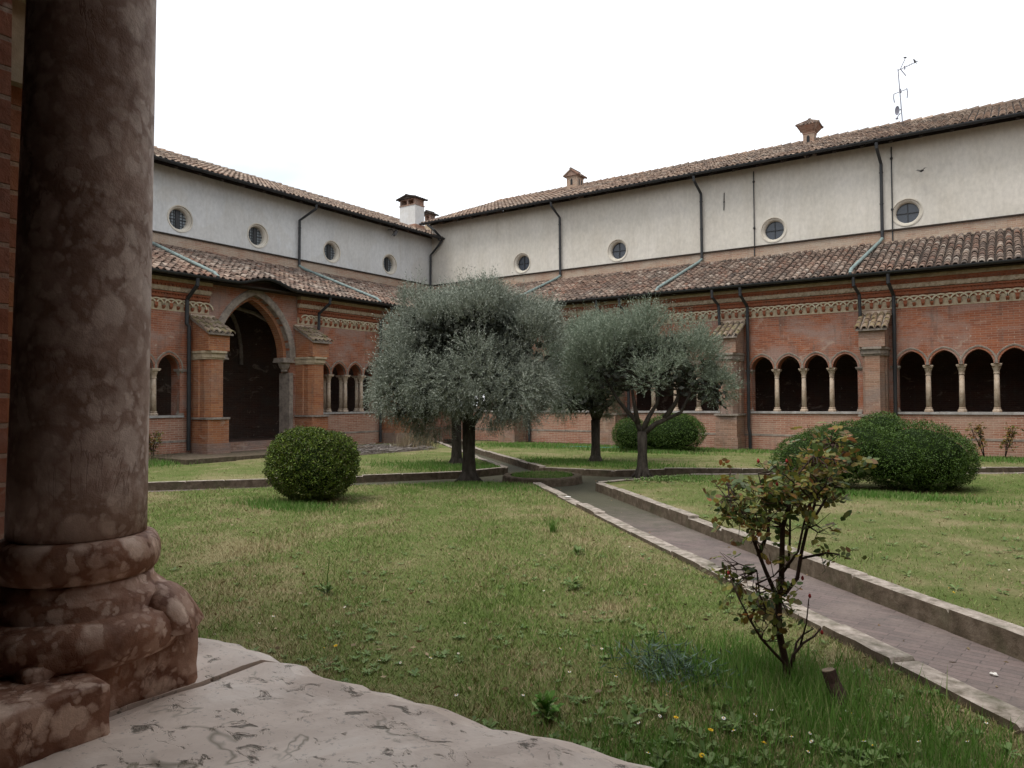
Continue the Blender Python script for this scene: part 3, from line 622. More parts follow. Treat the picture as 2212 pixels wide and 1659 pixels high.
downpipe(TW, [(13.4, 3.20, 7.32), (13.4, 2.95, 7.16), (13.75, -.40, wz_(0, -.40)+.14), (13.75, -.62, wz_(0, -.62)+.06)], west, 'metal_copper', .055, 'rainwater_pipe')
downpipe(TW, [(28.45, 2.5, 9.8), (28.4, 2.7, 9.55), (28.35, 3.18, 9.1), (28.35, 3.2, 7.2)], west, r=.055)
# cross vault ribs seen through the big arch
mb = MB(TW)
for s_ in (-1, 1):
    pts = []
    for i in range(13):
        t = math.pi*i/12; pts.append((BIG+s_*(-math.cos(t))*1.7, .55+2.6*(1-math.cos(t))/2, 3.1+1.95*math.sin(t)**.8))
    mb.tube(pts, .07, 6)
mb.build('vault_ribs', 'stone_grey', west)
# ------------------------------------------------------------------ south range (camera stands in its gallery) and east range (outside the frame)
def south_range():
    root = empty('cloister_range', (-3, .5, 0), 'near cloister range with the worn marble sill in front and brick pier at left', 'cloister building')
    arches = [(-1.5, .39, SPR, APX, SILL), (.095, 1.055, SPR, 3.9, SILL)]
    for bc in (-5.1, -9.6, -14.0): arches += [(bc+k_*.865, .37, SPR, APX, SILL) for k_ in (-1.5, -.5, .5, 1.5)]
    arcade_wall(TS, -LW, 3.75, arches, 5.5, .48, ['brick_red', 'terracotta'], root)
    mb = MB(TS); mb.box(-LW, 3.75, .0, .48, -.2, SILL-.072); mb.build('parapet_wall', 'brick_pale', root)
    mb = MB(TS); mb.box(-LW, 3.75, .48, 4.3, -.1, .34); mb.build('gallery_floor', 'brick_inner_shaded', root)
    mb = MB(TS); mb.box(-LW, 7, 4.3, 4.6, -.1, 7.3); mb.build('back_wall', 'brick_inner_shaded', root)
    mb = MB(TS); mb.box(-LW, 7, .48, 4.3, 4.7, 4.8); mb.build('gallery_ceiling', 'plaster_inner_shaded', root)
    mb = MB(TS); mb.box(-LW, -LW+.1, .48, 4.3, .3, 4.7); mb.box(6.9, 7, .48, 4.3, .3, 4.7); mb.build('gallery_end_wall', 'brick_inner_shaded', root)
    mb = MB(TS); mb.add([(-LW, -.6, 5.5), (7, -.6, 5.5), (7, 4.4, 7.3), (-LW, 4.4, 7.3)], [(0, 1, 2, 3)]); mb.build('lower_roof', 'roof_tile', root)
    mb = MB(TS); mb.add([(-LW, 4.4, 7.3), (7, 4.4, 7.3), (7, 9, 5.6), (-LW, 9, 5.6)], [(0, 1, 2, 3)]); mb.build('rear_roof', 'roof_tile', root)  # unseen range shaped low, upper storey left off to admit more sky light
    # brick pier with stone impost next to the marble column
    mb = MB(TS); mb.box(-2.83, -1.935, -.10, .50, -.1, 2.42); mb.box(-2.83, -1.935, -.10, 0, 2.72, 4.4); p_ = mb.build('pier', 'brick_orange', root)
    mb = MB(TS); mb.box(-2.86, -1.905, -.14, .52, 2.42, 2.47); mb.box(-2.85, -1.92, -.12, .51, 2.47, 2.62); mb.box(-2.88, -1.89, -.16, .53, 2.62, 2.70); mb.build('pier_capital', 'stone_cream', p_)
    # marble sill slabs with worn outer edge
    def slab(x0, x1, h0, name='sill_slab'):
        nx, ny = max(4, int((x1-x0)/.025)), 16; vs = []; rr = np.random.default_rng(int((x0+9)*100))
        ed = np.convolve(rr.normal(0, .009, nx+9), np.ones(3)/3, 'same'); ed2 = np.convolve(rr.normal(0, .012, nx+9), np.ones(9)/9, 'same')
        y_out, y_in = .725+.012, .20
        for i in range(nx+1):
            for j in range(ny+1):
                t = j/ny; x = x0+(x1-x0)*i/nx; e = ed[i+4]+ed2[i+4]
                y = y_in+(y_out+e-y_in)*t; rnd = max(0, (t-.93)/.07)
                z = h0-.012*rnd**2+.0018*math.sin(x*17+y*9)+.0015*math.sin(x*41-y*33)+rr.normal(0, .0007)
                if i in (0, nx): z -= .006
                vs.append((x, y, z))
        m = MB(); g = ny+1
        m.add(vs, [(i*g+j, (i+1)*g+j, (i+1)*g+j+1, i*g+j+1) for i in range(nx) for j in range(ny)])
        for jj in (0, ny):
            lo = [(v[0], v[1]-(.012 if jj else 0)+rr.normal(0, .004), v[2]-.085) for v in [vs[i*g+jj] for i in range(nx+1)]]
            m.add([vs[i*g+jj] for i in range(nx+1)]+lo, [(i, i+1, nx+2+i, nx+1+i) for i in range(nx)])
        for ii in (0, nx):
            lo = [(v[0], v[1], v[2]-.085) for v in [vs[ii*g+j] for j in range(ny+1)]]
            m.add([vs[ii*g+j] for j in range(ny+1)]+lo, [(j, j+1, ny+2+j, ny+1+j) for j in range(ny)])
        return m.build(name, 'marble_sill', root)
    slab(-1.95, -.9365, SILL+.003); slab(-.930, 1.2, SILL)
    return root
south = south_range()
rootE = empty('cloister_range', (4, 10, 0), 'plain brick cloister range closing the garden beyond the right edge', 'cloister building')
arcade_wall(TE, .735, D, [(bc+k_*.865, .37, SPR, APX, SILL) for bc in (4.4, 8.9, 13.4, 17.9, 22.3) for k_ in (-1.5, -.5, .5, 1.5)], 5.5, .48, ['brick_red', 'terracotta'], rootE)
mb = MB(TE); mb.box(.735, D, 0, .48, -.2, SILL); mb.build('parapet_wall', 'brick_pale', rootE)
mb = MB(TE); mb.box(-3.3, D+3.3, 3.3, 3.6, -.2, 7.1); mb.build('back_wall', 'brick_inner_shaded', rootE)
mb = MB(TE); mb.box(-3.3, D+3.3, 3.3, 3.6, 7.101, 10.6); mb.build('upper_wall', 'plaster_warm', rootE)
mb = MB(TE); mb.add([(0, -.6, 5.5), (D, -.6, 5.5), (D+3.3, 3.3, 7.15), (-3.3, 3.3, 7.15)], [(0, 1, 2, 3)]); mb.add([(-4, 2.6, 10.6), (D+4, 2.6, 10.6), (D+4, 9, 13.1), (-4, 9, 13.1)], [(0, 1, 2, 3)]); mb.build('roof', 'roof_tile', rootE)
# ------------------------------------------------------------------ marble column in the foreground
cx, cy = -1.045, .493
mc = empty('marble_column', (cx, cy, SILL), 'thick veined red marble column on the pale sill in the left foreground', 'column')
mb = MB(); z0 = 1.495
mb.lathe((cx, cy), [(.0832-.0075*(i/14), z0+(2.42-z0)*i/14) for i in range(15)], 64)
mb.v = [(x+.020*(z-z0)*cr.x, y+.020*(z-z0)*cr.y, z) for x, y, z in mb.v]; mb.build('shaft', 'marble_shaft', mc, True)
mb = MB(); prof = [(.116, 1.340), (.129, 1.346), (.1375, 1.358), (.139, 1.370), (.1365, 1.383), (.128, 1.395), (.112, 1.401), (.108, 1.402), (.108, 1.418), (.100, 1.424), (.093, 1.432), (.0915, 1.440)]
for i in range(9): t = -math.pi/2+math.pi*i/8; prof.append((.0875+.0135*math.cos(t), 1.467+.026*math.sin(t)))
prof.append((.080, 1.4945)); mb.lathe((cx, cy), prof, 64); mb.build('base_moulding', 'marble_base', mc, True)
def lumpy(mb, x0, x1, y0, y1, z0, z1, rr, am=.0008, n=16, slope=0):
    """rounded worn block"""
    vs = []; fs = []; k = 4*n
    def ring(ins, z):
        out = []
        a, b, c_, d_ = x0+ins, x1-ins, y0+ins, y1-ins
        for i in range(k):
            s_, t = divmod(i, n); t /= n
            q = [(a+(b-a)*t, c_), (b, c_+(d_-c_)*t), (b-(b-a)*t, d_), (a, d_-(d_-c_)*t)][s_]
            ex = 1 if t == 0 else 0; cxx, cyy = (a+b)/2, (c_+d_)/2
            f = 1-.012*ex; out.append((cxx+(q[0]-cxx)*f+rr.normal(0, am), cyy+(q[1]-cyy)*f+rr.normal(0, am), z+rr.normal(0, am*.5)))
        return out
    lv = [(0.003, z0), (0, z0+(z1-z0)*.1), (0.002, z0+(z1-z0)*.35), (.0, z0+(z1-z0)*.6), (0.0005, z0+(z1-z0)*.93), (.003, z1-.0005), (.008, z1+.0005)]+([(.016, z1+.006), (.032, z1+.022), (.048, z1+.045)] if slope else [])
    for ins, z in lv: vs += ring(ins, z)
    for i in range(len(lv)-1): fs += [(i*k+j, i*k+(j+1) % k, (i+1)*k+(j+1) % k, (i+1)*k+j) for j in range(k)]
    fs.append(tuple(range((len(lv)-1)*k, len(lv)*k))); mb.add(vs, fs)
rr = np.random.default_rng(3); a = .1093
mb = MB(); lumpy(mb, cx-a, cx+a, cy-a, cy+a, SILL-.003, 1.362, rr); mb.build('plinth', 'marble_base', mc, True); mb = MB(); lumpy(mb, cx-a-.05, -.868, .20, .449, SILL-.003, 1.347, rr, .0012, 20); mb.build('inner_plinth', 'marble_base', mc, True)
# worn corner spurs between base and plinth
for sx, sy in ((1, 1), (-1, 1)):
    mb = MB(); vs = []; n = 14; m_ = 8
    for i in range(m_+1):
        t = i/m_; d_ = .085+.068*t; hh = (.056*(1-t**3.2)+.008); wd = .034+.018*math.sin(math.pi*min(1, t*.9+.1))
        for j in range(n+1):
            q = math.pi*j/n; o = math.cos(q)*wd; z = 1.362+math.sin(q)**.7*hh
            ux, uy = sx/math.sqrt(2), sy/math.sqrt(2); vs.append((cx+ux*d_-uy*o+rr.normal(0, .0008), cy+uy*d_+ux*o+rr.normal(0, .0008), z))
    g = n+1; fs = [(i*g+j, i*g+j+1, (i+1)*g+j+1, (i+1)*g+j) for i in range(m_) for j in range(n)]+[tuple(range(m_*g, (m_+1)*g))]
    mb.add(vs, fs); mb.build('corner_spur', 'marble_base', mc, True)
mb = MB(); mb.lathe((cx, cy), [(.075, 2.42), (.085, 2.44), (.078, 2.46), (.10, 2.55), (.14, 2.62)], 24); mb.box(cx-.15, cx+.15, cy-.2, cy+.2, 2.62, 2.698); mb.build('capital', 'marble_base', mc)
# ------------------------------------------------------------------ ground, lawns, path, kerbs
mb = MB(); mb.add([(-300, -300, -.6), (300, -300, -.6), (300, 300, -.6), (-300, 300, -.6)], [(0, 1, 2, 3)]); tag(mb.build('ground', 'soil'), kind='structure')
mb = MB(); mb.add([(-LW, .735, -.15), (3.75, .735, -.15), (3.75, D, -.15), (-LW, D, -.15)], [(0, 1, 2, 3)]); tag(mb.build('path', 'path_brick'), kind='structure')
KW = .17
Wk = [(-20.9, 1.9), (-14.95, 8.40), (-13.35, 10.22), (-12.2, 11.86), (-10.85, 13.75), (-10.55, 15.03), (-14.9, 18.95), (-20.9, 24.4)]
Nk = [(-19.6, 25.1), (-15.72, 20.9), (-9.73, 15.82), (-7.92, 16.0), (-7.02, 16.88), (-4.65, 18.28), (.245, 21.6), (3.65, 23.9)]
Ek = [(3.65, 22.3), (.9, 20.4), (-4.0, 17.1), (-5.9, 15.8), (-6.85, 13.35), (-3.0, 9.5), (3.0, 3.5), (3.65, 2.85)]
Sk = [(2.6, 1.85), (.014, 4.446), (-2.54, 7.0), (-5.0, 9.45), (-7.9, 12.35), (-9.1, 12.0), (-11.8, 9.6), (-13.3, 7.6), (-19.5, .9)]
poly = {'W': Wk+[(-21.0, 24.5), (-21.0, 1.8)], 'N': [(-19.5, 25.24)]+Nk+[(3.7, 25.24)], 'E': Ek+[(3.72, 2.8), (3.72, 22.4)], 'S': [(2.6, .76)]+Sk+[(-19.6, .76)]}
def lawn(pl, name='lawn'):
    mb = MB(); mb.prism(pl, -.3, 0); return tag(mb.build(name, 'lawn'), kind='structure')
for q in poly.values(): lawn(q)
def offset(pl, w):
    out = []; n = len(pl)
    for i in range(n):
        a_ = Vector(pl[max(i-1, 0)]); b_ = Vector(pl[min(i+1, n-1)]); t = (b_-a_).normalized(); nrm = Vector((t.y, -t.x)); out.append((pl[i][0]+nrm.x*w, pl[i][1]+nrm.y*w))
    return out
def kerb(pl, side, label, zt=.02, seed=1):
    rr = np.random.default_rng(seed); fine = []; jz = []
    for (a_, b_) in zip(pl[:-1], pl[1:]):
        Lk = math.dist(a_, b_); ns = max(1, round(Lk/.95)); cuts = [0]+[(i+rr.normal(0, .12))/ns for i in range(1, ns)]+[1]
        for c0, c1 in zip(cuts[:-1], cuts[1:]):
            e_ = .008/Lk; dz = rr.normal(0, .011)
            for t, f_ in ((c0, 1), (c0+e_, .3), (c0+e_*2.5, 0), (c0*.75+c1*.25, 0), ((c0+c1)/2, 0), (c0*.25+c1*.75, 0), (c1-e_*2.5, 0), (c1-e_, .3)):
                fine.append((a_[0]+(b_[0]-a_[0])*t, a_[1]+(b_[1]-a_[1])*t)); jz.append(dz-f_*.03)
    fine.append(pl[-1]); jz.append(0)
    def offs(w):
        out = []; k0 = 0
        for i_, q in enumerate(fine):
            best = min(range(len(pl)-1), key=lambda m_: abs(math.dist(pl[m_], q)+math.dist(q, pl[m_+1])-math.dist(pl[m_], pl[m_+1]))); t_ = (Vector(pl[best+1])-Vector(pl[best])).normalized(); out.append((q[0]+t_.y*w, q[1]-t_.x*w))
        return out
    o_, i_ = fine, offs(side*KW); root = MB(); n = len(fine); vo = []; vi = []
    for q, s_, z_ in zip(o_, i_, jz):
        vo.append((q[0]+rr.normal(0, .0025), q[1]+rr.normal(0, .0025), zt+z_+rr.normal(0, .0015))); vi.append((s_[0]+rr.normal(0, .0025), s_[1]+rr.normal(0, .0025), zt+z_+rr.normal(0, .0015)))
    vs = vo+vi+[(x, y, -.25) for x, y, z in vo]+[(x, y, -.25) for x, y, z in vi]
    root.add(vs, [(i, i+1, n+i+1, n+i) for i in range(n-1)]+[(i, n+i, 3*n+i, 2*n+i) for i in (0, n-1)], 0)
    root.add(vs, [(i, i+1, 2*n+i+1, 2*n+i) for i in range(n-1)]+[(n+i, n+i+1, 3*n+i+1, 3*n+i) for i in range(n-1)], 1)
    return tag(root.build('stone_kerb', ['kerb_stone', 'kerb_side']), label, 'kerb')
kerb(Wk, 1, 'worn stone kerb around the far left lawn, behind the round bush and first olive', .02, 1)
kerb(Nk, 1, 'stone kerb around the far lawn below the right-hand range, behind the round planter', .02, 2)
kerb(Ek, 1, 'tall stone kerb on the right side of the brick path, mossy on its path face', .015, 3)
kerb(Sk[:5], 1, 'low pale stone kerb on the left side of the brick path, bordering the near lawn', .045, 4)
kerb(Sk[4:], 1, 'sunken kerb at the far rim of the near lawn, running left behind the round bush', -.03, 6)
# round planter in the crossing
pc = (-8.68, 13.95)
pr = empty('round_planter', (*pc, -.15), 'low round stone planter ring full of grass where the paths cross', 'planter')
mb = MB(); n = 40; rr = np.random.default_rng(5)
for r0, r1 in (( .88, .72),):
    vs = []
    for j in range(n):
        t = 2*math.pi*j/n; q = rr.normal(0, .006); c_, s_ = math.cos(t), math.sin(t)
        for r_, z in ((r0+.02+q, -.2), (r0+q, .0+q), (r0-.02+q, .025+q), (r1, .025+q), (r1, -.1)): vs.append((pc[0]+c_*r_, pc[1]+s_*r_, z))
    mb.add(vs, [(5*j+i, 5*((j+1) % n)+i, 5*((j+1) % n)+i+1, 5*j+i+1) for j in range(n) for i in range(4)])
mb.build('stone_ring', 'kerb_side', pr)
mb = MB(); mb.lathe(pc, [(.73, -.1), (.73, -.01), (.4, .03), (.01, .04)], 24); mb.build('soil_bed', 'lawn', pr)
# platform in front of the big archway, drain strip, debris
mb = MB(); mb.box(-21.0, -18.3, 11.4, 12.9, -.1, .13); mb.box(-21.0, -18.5, 12.902, 18.6, -.1, .10); tag(mb.build('stone_platform', 'kerb_side'), 'low worn stone platform at the foot of the tall archway and its buttresses', 'platform')
mb = MB(); mb.box(-20.6, 3.5, D-.32, D-.04, -.1, .012); tag(mb.build('gutter_strip', 'soil'), kind='structure')
# ------------------------------------------------------------------ chimneys (parts of the roofs), aerial, birds, floodlight
def chimney(T, u, d, z0, zt, wu, wd, mat, parent, kind):
    mb = MB(T); mb.box(u-wu/2, u+wu/2, d-wd/2, d+wd/2, z0, zt, 0)
    if kind == 'big': mb.box(u-wu/2-.02, u+wu/2+.02, d-wd/2-.02, d+wd/2+.02, z0-.2, zt-1.05, 1); mb.box(u-wu/2-.03, u+wu/2+.03, d-wd/2-.03, d+wd/2+.03, zt-.02, zt+.03, 1)
    o = mb.build('chimney', [mat, 'brick_brown'], parent)
    hh = .34 if kind != 'flare' else .3; mb = MB(T)
    if kind in ('big', 'small'):
        nu = 6 if kind == 'big' else 3; nd = 3 if kind == 'big' else 2
        for i in range(nu):
            x = u-wu/2+.06+(wu-.12)*i/(nu-1)
            for y in (d-wd/2+.06, d+wd/2-.06): mb.box(x-.05, x+.05, y-.05, y+.05, zt+.03, zt+hh)
        for i in range(1, nd-1):
            y = d-wd/2+.06+(wd-.12)*i/(nd-1)
            for x in (u-wu/2+.06, u+wu/2-.06): mb.box(x-.05, x+.05, y-.05, y+.05, zt+.03, zt+hh)
        mb.box(u-wu/2-.01, u+wu/2+.01, d-wd/2-.01, d+wd/2+.01, zt+hh-.05, zt+hh-.002)
    else:                                          # brick housing with dark openings
        mb.box(u-wu/2-.02, u+wu/2+.02, d-wd/2-.02, d+wd/2+.02, zt, zt+.06)
        if kind == 'flare':
            for k_ in range(8):
                e = .02+.026*k_; mb.box(u-wu/2-e, u+wu/2+e, d-wd/2-e, d+wd/2+e, zt+.06+.036*k_, zt+.094+.036*k_)
    mb.build('chimney_head', 'brick_brown' if kind != 'gable' else 'brick_band', o)
    ze = zt+(hh if kind in ('big', 'small') else (.35 if kind == 'flare' else .06)); ex = .10 if kind != 'flare' else .24
    mb = MB(T); x0, x1, y0, y1 = u-wu/2-ex, u+wu/2+ex, d-wd/2-ex, d+wd/2+ex
    if kind == 'flare': mb.add([(x0, y0, ze), (x1, y0, ze), (x1, y1, ze), (x0, y1, ze), (u, d, ze+.30)], [(0, 1, 4), (1, 2, 4), (2, 3, 4), (3, 0, 4), (3, 2, 1, 0)])
    else:
        up = wd if kind == 'gable' else wu
        if kind == 'gable': mb.add([(x0, y0, ze), (x1, y0, ze), (x1, y1, ze), (x0, y1, ze), (u, y0, ze+.30), (u, y1, ze+.30)], [(0, 1, 4), (2, 3, 5), (1, 2, 5, 4), (3, 0, 4, 5), (3, 2, 1, 0)])
        else: mb.add([(x0, y0, ze), (x1, y0, ze), (x1, y1, ze), (x0, y1, ze), (x0, d, ze+.16), (x1, d, ze+.16)], [(0, 1, 5, 4), (2, 3, 4, 5), (1, 2, 5), (3, 0, 4), (3, 2, 1, 0)])
    # tile rolls on the cap
    if kind in ('big', 'small'):
        nn_ = int((x1-x0)/.17)
        for i in range(nn_+1):
            x = x0+(x1-x0)*i/nn_
            mb.tube([(x, y0-.04, ze+.01), (x, d, ze+.19)], [.06, .05], 6); mb.tube([(x, y1+.04, ze+.01), (x, d, ze+.19)], [.06, .05], 6)
        mb.tube([(x0-.03, d, ze+.20), (x1+.03, d, ze+.22)], .065, 6)
    elif kind == 'gable':
        nn_ = 6
        for i in range(nn_+1):
            y = y0+(y1-y0)*i/nn_
            mb.tube([(x0-.04, y, ze+.01), (u, y, ze+.33)], [.06, .05], 6); mb.tube([(x1+.04, y, ze+.01), (u, y, ze+.33)], [.06, .05], 6)
        mb.tube([(u, y0-.05, ze+.36), (u, y1+.05, ze+.36)], .075, 6)
    else:
        for (xa, ya) in ((x0, y0), (x1, y0), (x1, y1), (x0, y1)): mb.tube([(xa, ya, ze+.02), (u, d, ze+.31)], [.05, .05], 6)
        for i in range(1, 6):
            t = i/6
            for (p0, p1) in (((x0, y0), (x1, y0)), ((x1, y0), (x1, y1))):
                q = (p0[0]+(p1[0]-p0[0])*t, p0[1]+(p1[1]-p0[1])*t); f_ = min(t, 1-t)*2*.9; mb.tube([(q[0], q[1], ze+.01), (q[0]+(u-q[0])*f_, q[1]+(d-q[1])*f_, ze+.01+.30*f_)], .04, 6)
        mb.lathe((u, d), [(.10, ze+.24), (.11, ze+.30), (.06, ze+.38)], 6)
    mb.build('chimney_cap', 'roof_tile' if kind in ('gable', 'flare') else 'wood_dark', o)
    if kind in ('gable', 'flare'):
        ww = .065
        for (fx, fy, ax) in ((u-.02, d-wd/2-.004, 0), (u+wu/2+.004, d-.12, 1), (u+wu/2+.004, d+.14, 1)):
            pts = [(-ww, -.40), (ww, -.40), (ww, -.16), (ww*.6, -.09), (0, -.06), (-ww*.6, -.09), (-ww, -.16)]
            mb = MB(T); mb.add([((fx+a_, fy, zt+b_) if ax == 0 else (fx, fy+a_*.8, zt+b_)) for a_, b_ in pts], [tuple(range(7))]); mb.build('chimney_vent', 'black', o)
    return o
upN = [o for o in bpy.data.objects if o.name.startswith('upper_roof') and o.parent == north][0]
upW = [o for o in bpy.data.objects if o.name.startswith('upper_roof') and o.parent == west][0]
chimney(TW, 29.3, 5.3, 9.6, 12.1, .72, 1.1, 'plaster_cool', upW, 'big')
chimney(TW, 32.7, 6.95, 10.5, 12.25, .45, .45, 'stone_cream', upW, 'small')
chimney(TN, -18.75, 8.3, 12.3, 13.35, .62, .7, 'brick_band', upN, 'gable')
chimney(TN, -7.05, 8.3, 12.3, 13.22, .46, .42, 'brick_band', upN, 'flare')
an = empty('television_antenna', (-3.52, 34.3, 13.1), 'thin rooftop television mast with aerials and a small dish above the right-hand roof', 'antenna')
ax, ay = -3.52, 34.3; px_ = .0215
def A(zx, zy):   # offsets on the mast plane, metres, from the base of the mast
    return (ax+(zx-545)*.109*.864*px_*.89, ay+(zx-545)*.109*.864*px_*.4*0, 13.1+(1560-zy)*.1085*.864*px_)
mb = MB(); mb.tube([A(548, 1620), A(465, 360)], .022, 6); mb.build('mast', 'aerial', an)
mb = MB(); mb.tube([A(465, 390), A(875, 290)], .018, 5); mb.tube([A(515, 370), A(615, 185)], .018, 5); mb.tube([A(515, 370), A(625, 535)], .022, 5); mb.tube([A(600, 325), A(605, 400)], .03, 5)
for zx in (650, 700, 750, 800, 850): q = A(zx, 385-(zx-465)*.244); mb.tube([(q[0], q[1]-.12, q[2]), (q[0], q[1]+.12, q[2])], .008, 4)
mb.build('yagi_aerial', 'aerial', an)
mb = MB(); mb.tube([A(370, 865), A(605, 825)], .018, 5); mb.tube([A(370, 865), A(365, 950), A(380, 1045)], .022, 5); mb.tube([A(640, 805), A(655, 900), A(642, 1000)], .022, 5); mb.tube([A(500, 790), A(512, 870)], .045, 6); mb.tube([A(605, 825), A(640, 805)], .014, 5); mb.build('panel_aerial', 'aerial', an)
mb = MB(); c_ = Vector(A(440, 1225)); nrm = Vector((-.75, -.5, -.1)).normalized(); e1 = nrm.orthogonal().normalized(); e2 = nrm.cross(e1)
vs = [c_+nrm*(-.03)]; 
for rr_, o_ in ((.10, -.02), (.19, .01)):
    for j in range(16): t = 2*math.pi*j/16; vs.append(c_+e1*rr_*math.cos(t)+e2*rr_*math.sin(t)+nrm*o_)
mb.add(vs, [(0, 1+j, 1+(j+1) % 16) for j in range(16)]+[(1+j, 17+j, 17+(j+1) % 16, 1+(j+1) % 16) for j in range(16)])
mb.tube([A(500, 1290), A(430, 1370)], .018, 5); mb.tube([A(400, 1390), A(455, 1390)], .04, 6); mb.tube([A(470, 1225), A(525, 1215)], .025, 5); mb.build('satellite_dish', 'aerial', an)
def bird(loc, yaw, label, spread=False, tilt=.6):
    mb = MB(); n = 8; prof = [(.004, -.11), (.02, -.08), (.036, -.03), (.04, .02), (.03, .06), (.022, .075), (.027, .09), (.022, .11), (.004, .135)]
    ct, st, cz_, sz_ = math.cos(tilt), math.sin(tilt), math.cos(yaw), math.sin(yaw)
    def R(x, y, z): x2, z2 = x*ct-z*st, x*st+z*ct; return (loc[0]+x2*cz_-y*sz_, loc[1]+x2*sz_+y*cz_, loc[2]+z2+.04)
    vs = [R(l_, r_*math.cos(2*math.pi*j/n), r_*math.sin(2*math.pi*j/n)) for r_, l_ in prof for j in range(n)]
    mb.add(vs, [(i*n+j, i*n+(j+1) % n, (i+1)*n+(j+1) % n, (i+1)*n+j) for i in range(len(prof)-1) for j in range(n)])
    mb.add([R(-.09, -.02, 0), R(-.09, .02, 0), R(-.19, .035, -.005), R(-.19, -.035, -.005), R(-.09, 0, .012), R(-.19, 0, .006)], [(0, 1, 2, 3), (0, 4, 5, 3), (1, 4, 5, 2)])
    mb.add([R(.13, -.006, 0), R(.13, .006, 0), R(.155, 0, -.004), R(.13, 0, .008)], [(0, 1, 2), (0, 3, 2), (1, 3, 2)])
    for s_ in (-1, 1):
        if spread: mb.add([R(.05, s_*.02, .01), R(-.05, s_*.02, .01), R(-.06, s_*.13, .06), R(-.01, s_*.24, .05), R(.05, s_*.13, .07), R(0, s_*.12, .078)], [(0, 1, 2, 5), (0, 5, 4), (5, 2, 3), (4, 5, 3)])
        else: mb.add([R(.05, s_*.034, .01), R(.0, s_*.045, .015), R(-.11, s_*.018, .0), R(-.03, s_*.03, -.025)], [(0, 1, 2, 3)])
    if not spread: mb.tube([R(0, -.01, -.03), (loc[0], loc[1], loc[2]-.01)], .003, 4); mb.tube([R(0, .01, -.03), (loc[0], loc[1], loc[2]-.01)], .003, 4)
    return tag(mb.build('bird', 'feather'), label, 'bird')
q = A(812, 300); bird((q[0], q[1], q[2]+.01), 2.6, 'small dark bird perched on the outstretched arm of the rooftop aerial', tilt=1.1)
q = A(618, 180); bird((q[0], q[1], q[2]+.01), 2.2, 'small dark bird perched on the topmost tip of the rooftop aerial', tilt=.4)
bird((-2.36, 28.2, 9.36), 1.1, 'small dark bird flying in front of the cream wall above the round windows', True, .3)
fl = empty('floodlight', (-24.35+.0, 25.5, 9.75), 'small grey floodlight on an arm, fixed high on the grey wall near the corner', 'floodlight')
mb = MB(); mb.tube([(-24.33, 25.35, 9.83), (-24.1, 25.42, 9.83), (-24.05, 25.45, 9.72)], .018, 6); mb.build('arm', 'metal_dark', fl)
mb = MB(); 
def rb(c, sx, sy, sz, yw, pt, mbx, m=0):
    Rm = Matrix.Rotation(yw, 3, 'Z') @ Matrix.Rotation(pt, 3, 'X'); v = [Vector(c)+Rm @ Vector((a_*sx, b_*sy, d_*sz)) for a_ in (-1, 1) for b_ in (-1, 1) for d_ in (-1, 1)]
    mbx.add(v, [(0, 1, 3, 2), (4, 6, 7, 5), (0, 4, 5, 1), (2, 3, 7, 6), (0, 2, 6, 4), (1, 5, 7, 3)], m)
rb((-24.0, 25.5, 9.66), .15, .07, .11, -.5, -.5, mb); mb.build('lamp_housing', 'lamp_grey', fl)
mb = MB(); rb((-24.045, 25.418, 9.62), .12, .008, .085, -.5, -.5, mb); mb.build('lamp_glass', 'pale_glass', fl)
